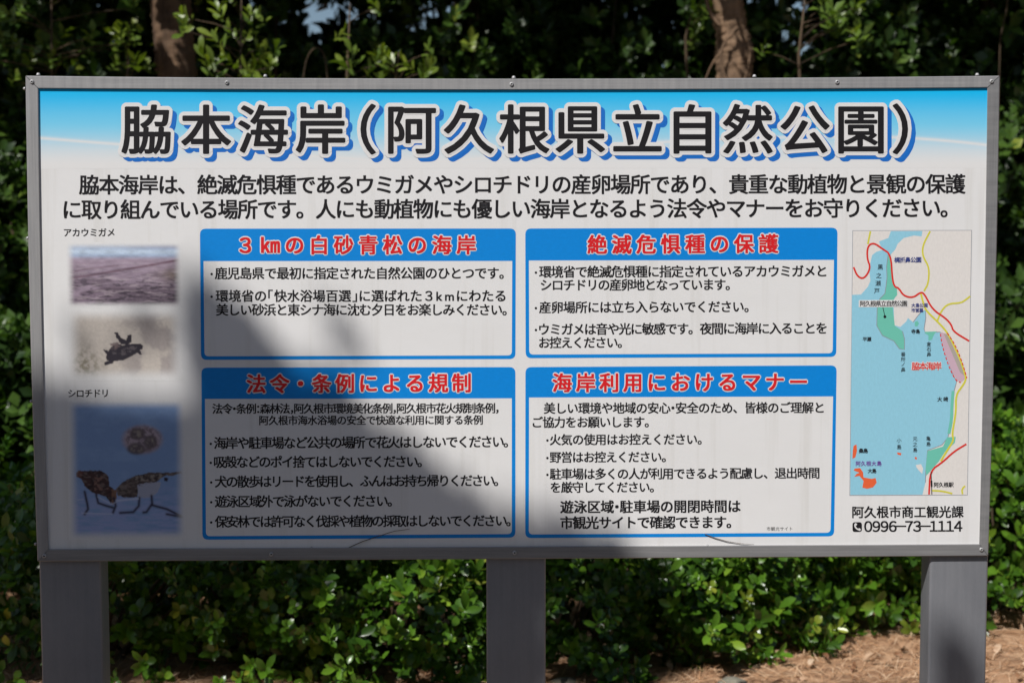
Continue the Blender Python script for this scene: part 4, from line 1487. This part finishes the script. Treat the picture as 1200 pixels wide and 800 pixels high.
# bare arching canes seen above the board
for k, (pts, lab) in enumerate((([(355, 95), (358, 72), (365, 58), (374, 55), (381, 66), (383, 84), (384, 96)], 'thin arching cane left of the board centre, above the top rail'),
                                ([(1172, 45), (1176, 28), (1180, 10), (1181, -8)], 'pale bare cane at the upper right corner'))):
    P3 = [tuple(p) for p in smooth_pts([ray_y(px, py, 3.5) for px, py in pts], 2)]
    P3 = [(P3[0][0], 3.5, 0.0)] + P3
    V, Fc = tube(P3, .0028, 5)
    o = link('bare_cane', mesh_py('bare_cane', V, Fc, M['twig'], True))
    tag(o, lab, 'cane')

# ------------------------------------------------------------------ trees behind the photographer: they cast the shade seen on the board
def shade_mask_points(polys, y, n, rng, jitter=4):
    P = []
    for poly, w in polys:
        xs_, ys_ = [p[0] for p in poly], [p[1] for p in poly]
        m_ = int(n * w)
        Q = np.c_[rng.uniform(min(xs_), max(xs_), m_ * 3), rng.uniform(min(ys_), max(ys_), m_ * 3)]
        Q = Q[inpoly(Q, poly)][:m_]
        P.append(Q)
    P = np.vstack(P) + rng.normal(0, jitter, (sum(len(p) for p in P), 2))
    return ray_y_arr(P, y)


rs = np.random.default_rng(77)
BOARD_SHADE = [
    ([(-60, 470), (40, 462), (100, 462), (150, 480), (190, 495), (226, 480), (240, 450), (290, 440), (325, 455), (375, 482), (415, 512), (462, 512), (505, 560), (550, 590), (590, 622),
      (620, 650), (620, 900), (-60, 900)], 1.0),
    ([(228, 335), (238, 342), (262, 362), (296, 396), (318, 415), (318, 450), (240, 455), (232, 420), (226, 370)], .085),
    ([(385, 350), (430, 360), (445, 420), (400, 425)], .0005),
    ([(320, 440), (400, 452), (415, 480), (370, 490), (320, 470)], .010),
    ([(570, 600), (640, 612), (690, 615), (740, 645), (750, 720), (600, 720)], .022),
    ([(85, 395), (130, 375), (200, 360), (200, 390), (100, 425)], .0012),
    ([(1108, 750), (1132, 752), (1140, 830), (1105, 830)], .010),
]
pb = shade_mask_points(BOARD_SHADE, 0.0, 8500, rs, 3)
# shade on the shrubs: (polygon seen at the distance of the shrubs)
BUSH_SHADE = [
    ([(-300, 560), (370, 560), (400, 620), (372, 700), (395, 740), (385, 860), (-300, 860)], 1.0),
    ([(600, 560), (730, 560), (750, 640), (728, 700), (740, 745), (735, 860), (590, 860)], .42),
]
pv = np.vstack([shade_mask_points(BUSH_SHADE, yy_, 7500, rs, 5) for yy_ in (1.3, 2.2)])
pv = pv[(pv[:, 2] + pv[:, 1] * SUN[2] / -SUN[1]) > 2.1]
for P, lab, L0, L1, seed in ((pb, 'tall shade tree standing behind the photographer to the left', 8.5, 9.6, 1), (pv, 'second shade tree farther back, behind the photographer', 11.5, 12.8, 2)):
    r = np.random.default_rng(500 + seed)
    L = r.uniform(L0, L1, len(P))
    Q = P + SUN * L[:, None]
    c = Q.mean(0)
    side = -.8 if seed == 1 else -4.2
    root = empty('tree', (c[0] + side, c[1] - .8, 0), lab, 'tree', 'trees behind the photographer')
    foliage('crown', Q, r.normal(0, .6, (len(Q), 3)) + SUN, r.uniform(.35, .75, len(Q)), SHADE, M['wood_leaf'], root, None, None, r)
    base = np.array([c[0] + side, c[1] - .8, -.1])
    bole = [base + np.array([.3, .3, 5.0])] if seed == 1 else [base + np.array([.1, .3, 6.0]), np.array([c[0] + side * .8, c[1] - .3, c[2] + .1])]
    V, Fc = bark_tube([base, base + np.array([.1, .05, 2.5]), *bole, c + np.array([0, 0, -.3 if seed == 1 else .3])], [.24, .2, .16, .12, .07][:3 + len(bole) - 1] + [.07], seed=600 + seed)
    link('trunk', mesh_py('trunk', V, Fc, M['bark'], True), root)
    for k in range(9):
        q = Q[r.integers(0, len(Q))]
        s = (base if seed == 1 else bole[-1]) + (c - (base if seed == 1 else bole[-1])) * r.uniform(.6, .95)
        V, Fc = tube([s, s * .5 + q * .5 + np.array([0, 0, .1]), q], [.05, .035, .012], 7)
        link('limb', mesh_py('limb', V, Fc, M['bark'], True), root)

# unseen woodland edge added behind the photographer (it closes off the low sky in front of the board)
BIG = [sprig_tpl(8, 0.26, 0.13, .5, q, fine=False) for q in (41, 42)]
WOODS = ['far left', 'left', 'left of the path', 'middle', 'right of the path', 'right', 'far right']
for k, (x, y) in enumerate(((-11, -6), (-8, -9.5), (-4.6, -11), (-.8, -11.5), (3, -11), (6.8, -9.5), (10, -6))):
    h = 5.6 + .5 * math.sin(k * 2.1)
    tree('unseen woodland tree added behind the photographer, ' + WOODS[k], (x, y), [(x, y, -.1), (x + .1, y, 3), (x, y + .1, 4.0), (x + .1, y, 5.2)], [.2, .17, .13, .06], 'bark',
         dict(cx=x, cy=y, z0=.8, z1=h, rx=2.6, ry=1.6, n=1300, seed=700 + k, tpl=BIG, size=(.8, 1.3)), 720 + k, 'trees behind the photographer')

# ------------------------------------------------------------------ litter
r = np.random.default_rng(900)


def strips(n, x, y, L, W, name, mat, lift=(.002, .02), tilt=.12, curved=False, **kw):
    px, py = r.uniform(*x, n), r.uniform(*y, n)
    pz = ground_z(px, py) + r.uniform(*lift, n)
    if curved:
        tV, tF = leaf_tpl(1.0, .5, .25, .35, True)
        tV = tV * np.array([W / 1.0 * 1.0, 1, 1])
    else:
        tV = np.array([(-.5 * W, -.5, 0), (.5 * W, -.5, 0), (-.5 * W, 0, .05), (.5 * W, 0, .05), (-.35 * W, .5, 0), (.35 * W, .5, 0)])
        tF = np.array([(0, 1, 3, 2), (2, 3, 5, 4)])
    nrm = np.c_[r.normal(0, tilt, n), r.normal(0, tilt, n), np.ones(n)]
    R_ = rot_from(nrm, r.uniform(0, 6.28, n))
    V, Fc = instance(tV, tF, R_, np.c_[px, py, pz], r.uniform(L[0], L[1], n))
    t = np.repeat(r.random(n), len(tV))
    me = mesh_np(name, V, Fc.ravel(), np.full(len(Fc), 4), M[mat], False, t, None, np.zeros(len(V)))
    return link(name, me)


o = strips(42000, (-3.2, 3.4), (.7, 3.4), (.05, .13), .022, 'pine_needle_litter', 'needle')
tag(o, 'brown carpet of dry pine needles on the ground behind the posts', 'needle litter', kind='stuff')
o = strips(700, (-3.2, 3.4), (.8, 3.2), (.025, .055), .9, 'dry_leaf_litter', 'dry_leaf', (.006, .025), .35, True)
tag(o, 'dry fallen leaves scattered over the pine needles', 'leaf litter', kind='stuff')
# larger pale fallen leaves that can be told apart
for k, (px, py, w, lab) in enumerate(((1056, 762, .075, 'large pale fallen leaf lying left of the right post'), (1045, 779, .06, 'buff fallen leaf in front of the large pale one'),
                                      (921, 771, .06, 'pinkish fallen leaf at the foot of the bright shrub'), (1024, 768, .05, 'tan fallen leaf between the shrub and the pale leaves'),
                                      (1172, 757, .055, 'pale fallen leaf right of the right post'), (783, 776, .05, 'upturned pale leaf where the shade ends'))):
    yy = 1.45
    for _ in range(30):                                   # walk out to where the sight line meets the ground
        q = ray_y(px, py, yy)
        yy += (q[2] - float(ground_z(q[0], yy)) - .02) * 3
    tV, tF = leaf_tpl(w, w * .5, .3, .35, True)
    Rm = rot_from(np.array([[r.normal(0, .2), -.3, 1.0]]), np.array([1.3 + k * .7]))[0]
    V = tV @ Rm.T + np.array([q[0], yy, q[2] + .01])
    me = mesh_np('fallen_leaf', V, tF.ravel(), np.full(len(tF), 4), M['dry_leaf'], True, np.full(len(V), .75 + .04 * k), None, np.zeros(len(V)))
    tag(link('fallen_leaf', me), lab, 'fallen leaf')


def stone(px, py, sx, sy, sz, lab, seed):
    yy = 1.45
    for _ in range(30):
        q = ray_y(px, py, yy)
        yy += (q[2] - float(ground_z(q[0], yy)) - .01) * 3
    rr = np.random.default_rng(seed)
    V, Fc = [], []
    n, k_ = 16, 9
    for a_ in range(k_ + 1):
        ph = -math.pi / 2 + math.pi * a_ / k_
        for b_ in range(n):
            th = 2 * math.pi * b_ / n
            f = 1 + .12 * math.sin(3 * th + seed) * math.cos(ph) + .06 * rr.normal() * math.cos(ph)
            V.append((q[0] + math.cos(th) * math.cos(ph) * sx * f, yy + math.sin(th) * math.cos(ph) * sy * f, q[2] + math.sin(ph) * sz * f))
    for a_ in range(k_):
        for b_ in range(n):
            Fc.append((a_ * n + b_, a_ * n + (b_ + 1) % n, (a_ + 1) * n + (b_ + 1) % n, (a_ + 1) * n + b_))
    tag(link('stone', mesh_py('stone', V, Fc, M['stone'], True)), lab, 'stone')


stone(858, 799, .05, .04, .018, 'low greenish grey stone half buried in the litter under the bright shrub', 3)
stone(662, 800, .05, .04, .02, 'small brown stone in the shade right of the middle post', 5)

# grass blades at the lower left
n = 60
tuft = empty('grass_tuft', (-1.75, 1.75, 0), 'tuft of dark grass at the lower left, beside the left post', 'grass tuft')
px_, py_ = r.normal(-1.78, .16, n), r.normal(1.85, .12, n)
VV, FF = [], []
for k in range(n):
    a = r.uniform(0, 6.28)
    h = r.uniform(.08, .2)
    lean = r.uniform(.03, .12)
    b = np.array([px_[k], py_[k], 0.0])
    w = np.array([math.cos(a + 1.57), math.sin(a + 1.57), 0]) * .003
    d = np.array([math.cos(a), math.sin(a), 0])
    ps = [b, b + d * lean * .3 + [0, 0, h * .55], b + d * lean + [0, 0, h], b + d * lean * 1.8 + [0, 0, h * .9]]
    i0 = len(VV)
    for s, p in enumerate(ps):
        f = (1, .9, .6, .1)[s]
        VV += [p - w * f, p + w * f]
    FF += [(i0 + 2 * s, i0 + 2 * s + 1, i0 + 2 * s + 3, i0 + 2 * s + 2) for s in range(3)]
VV = np.array(VV)
FF = np.array(FF)
me = mesh_np('blades', VV, FF.ravel(), np.full(len(FF), 4), M['grass'], False, np.full(len(VV), .5), None, np.zeros(len(VV)))
o = link('blades', me, tuft)
o['kind'] = 'stuff'
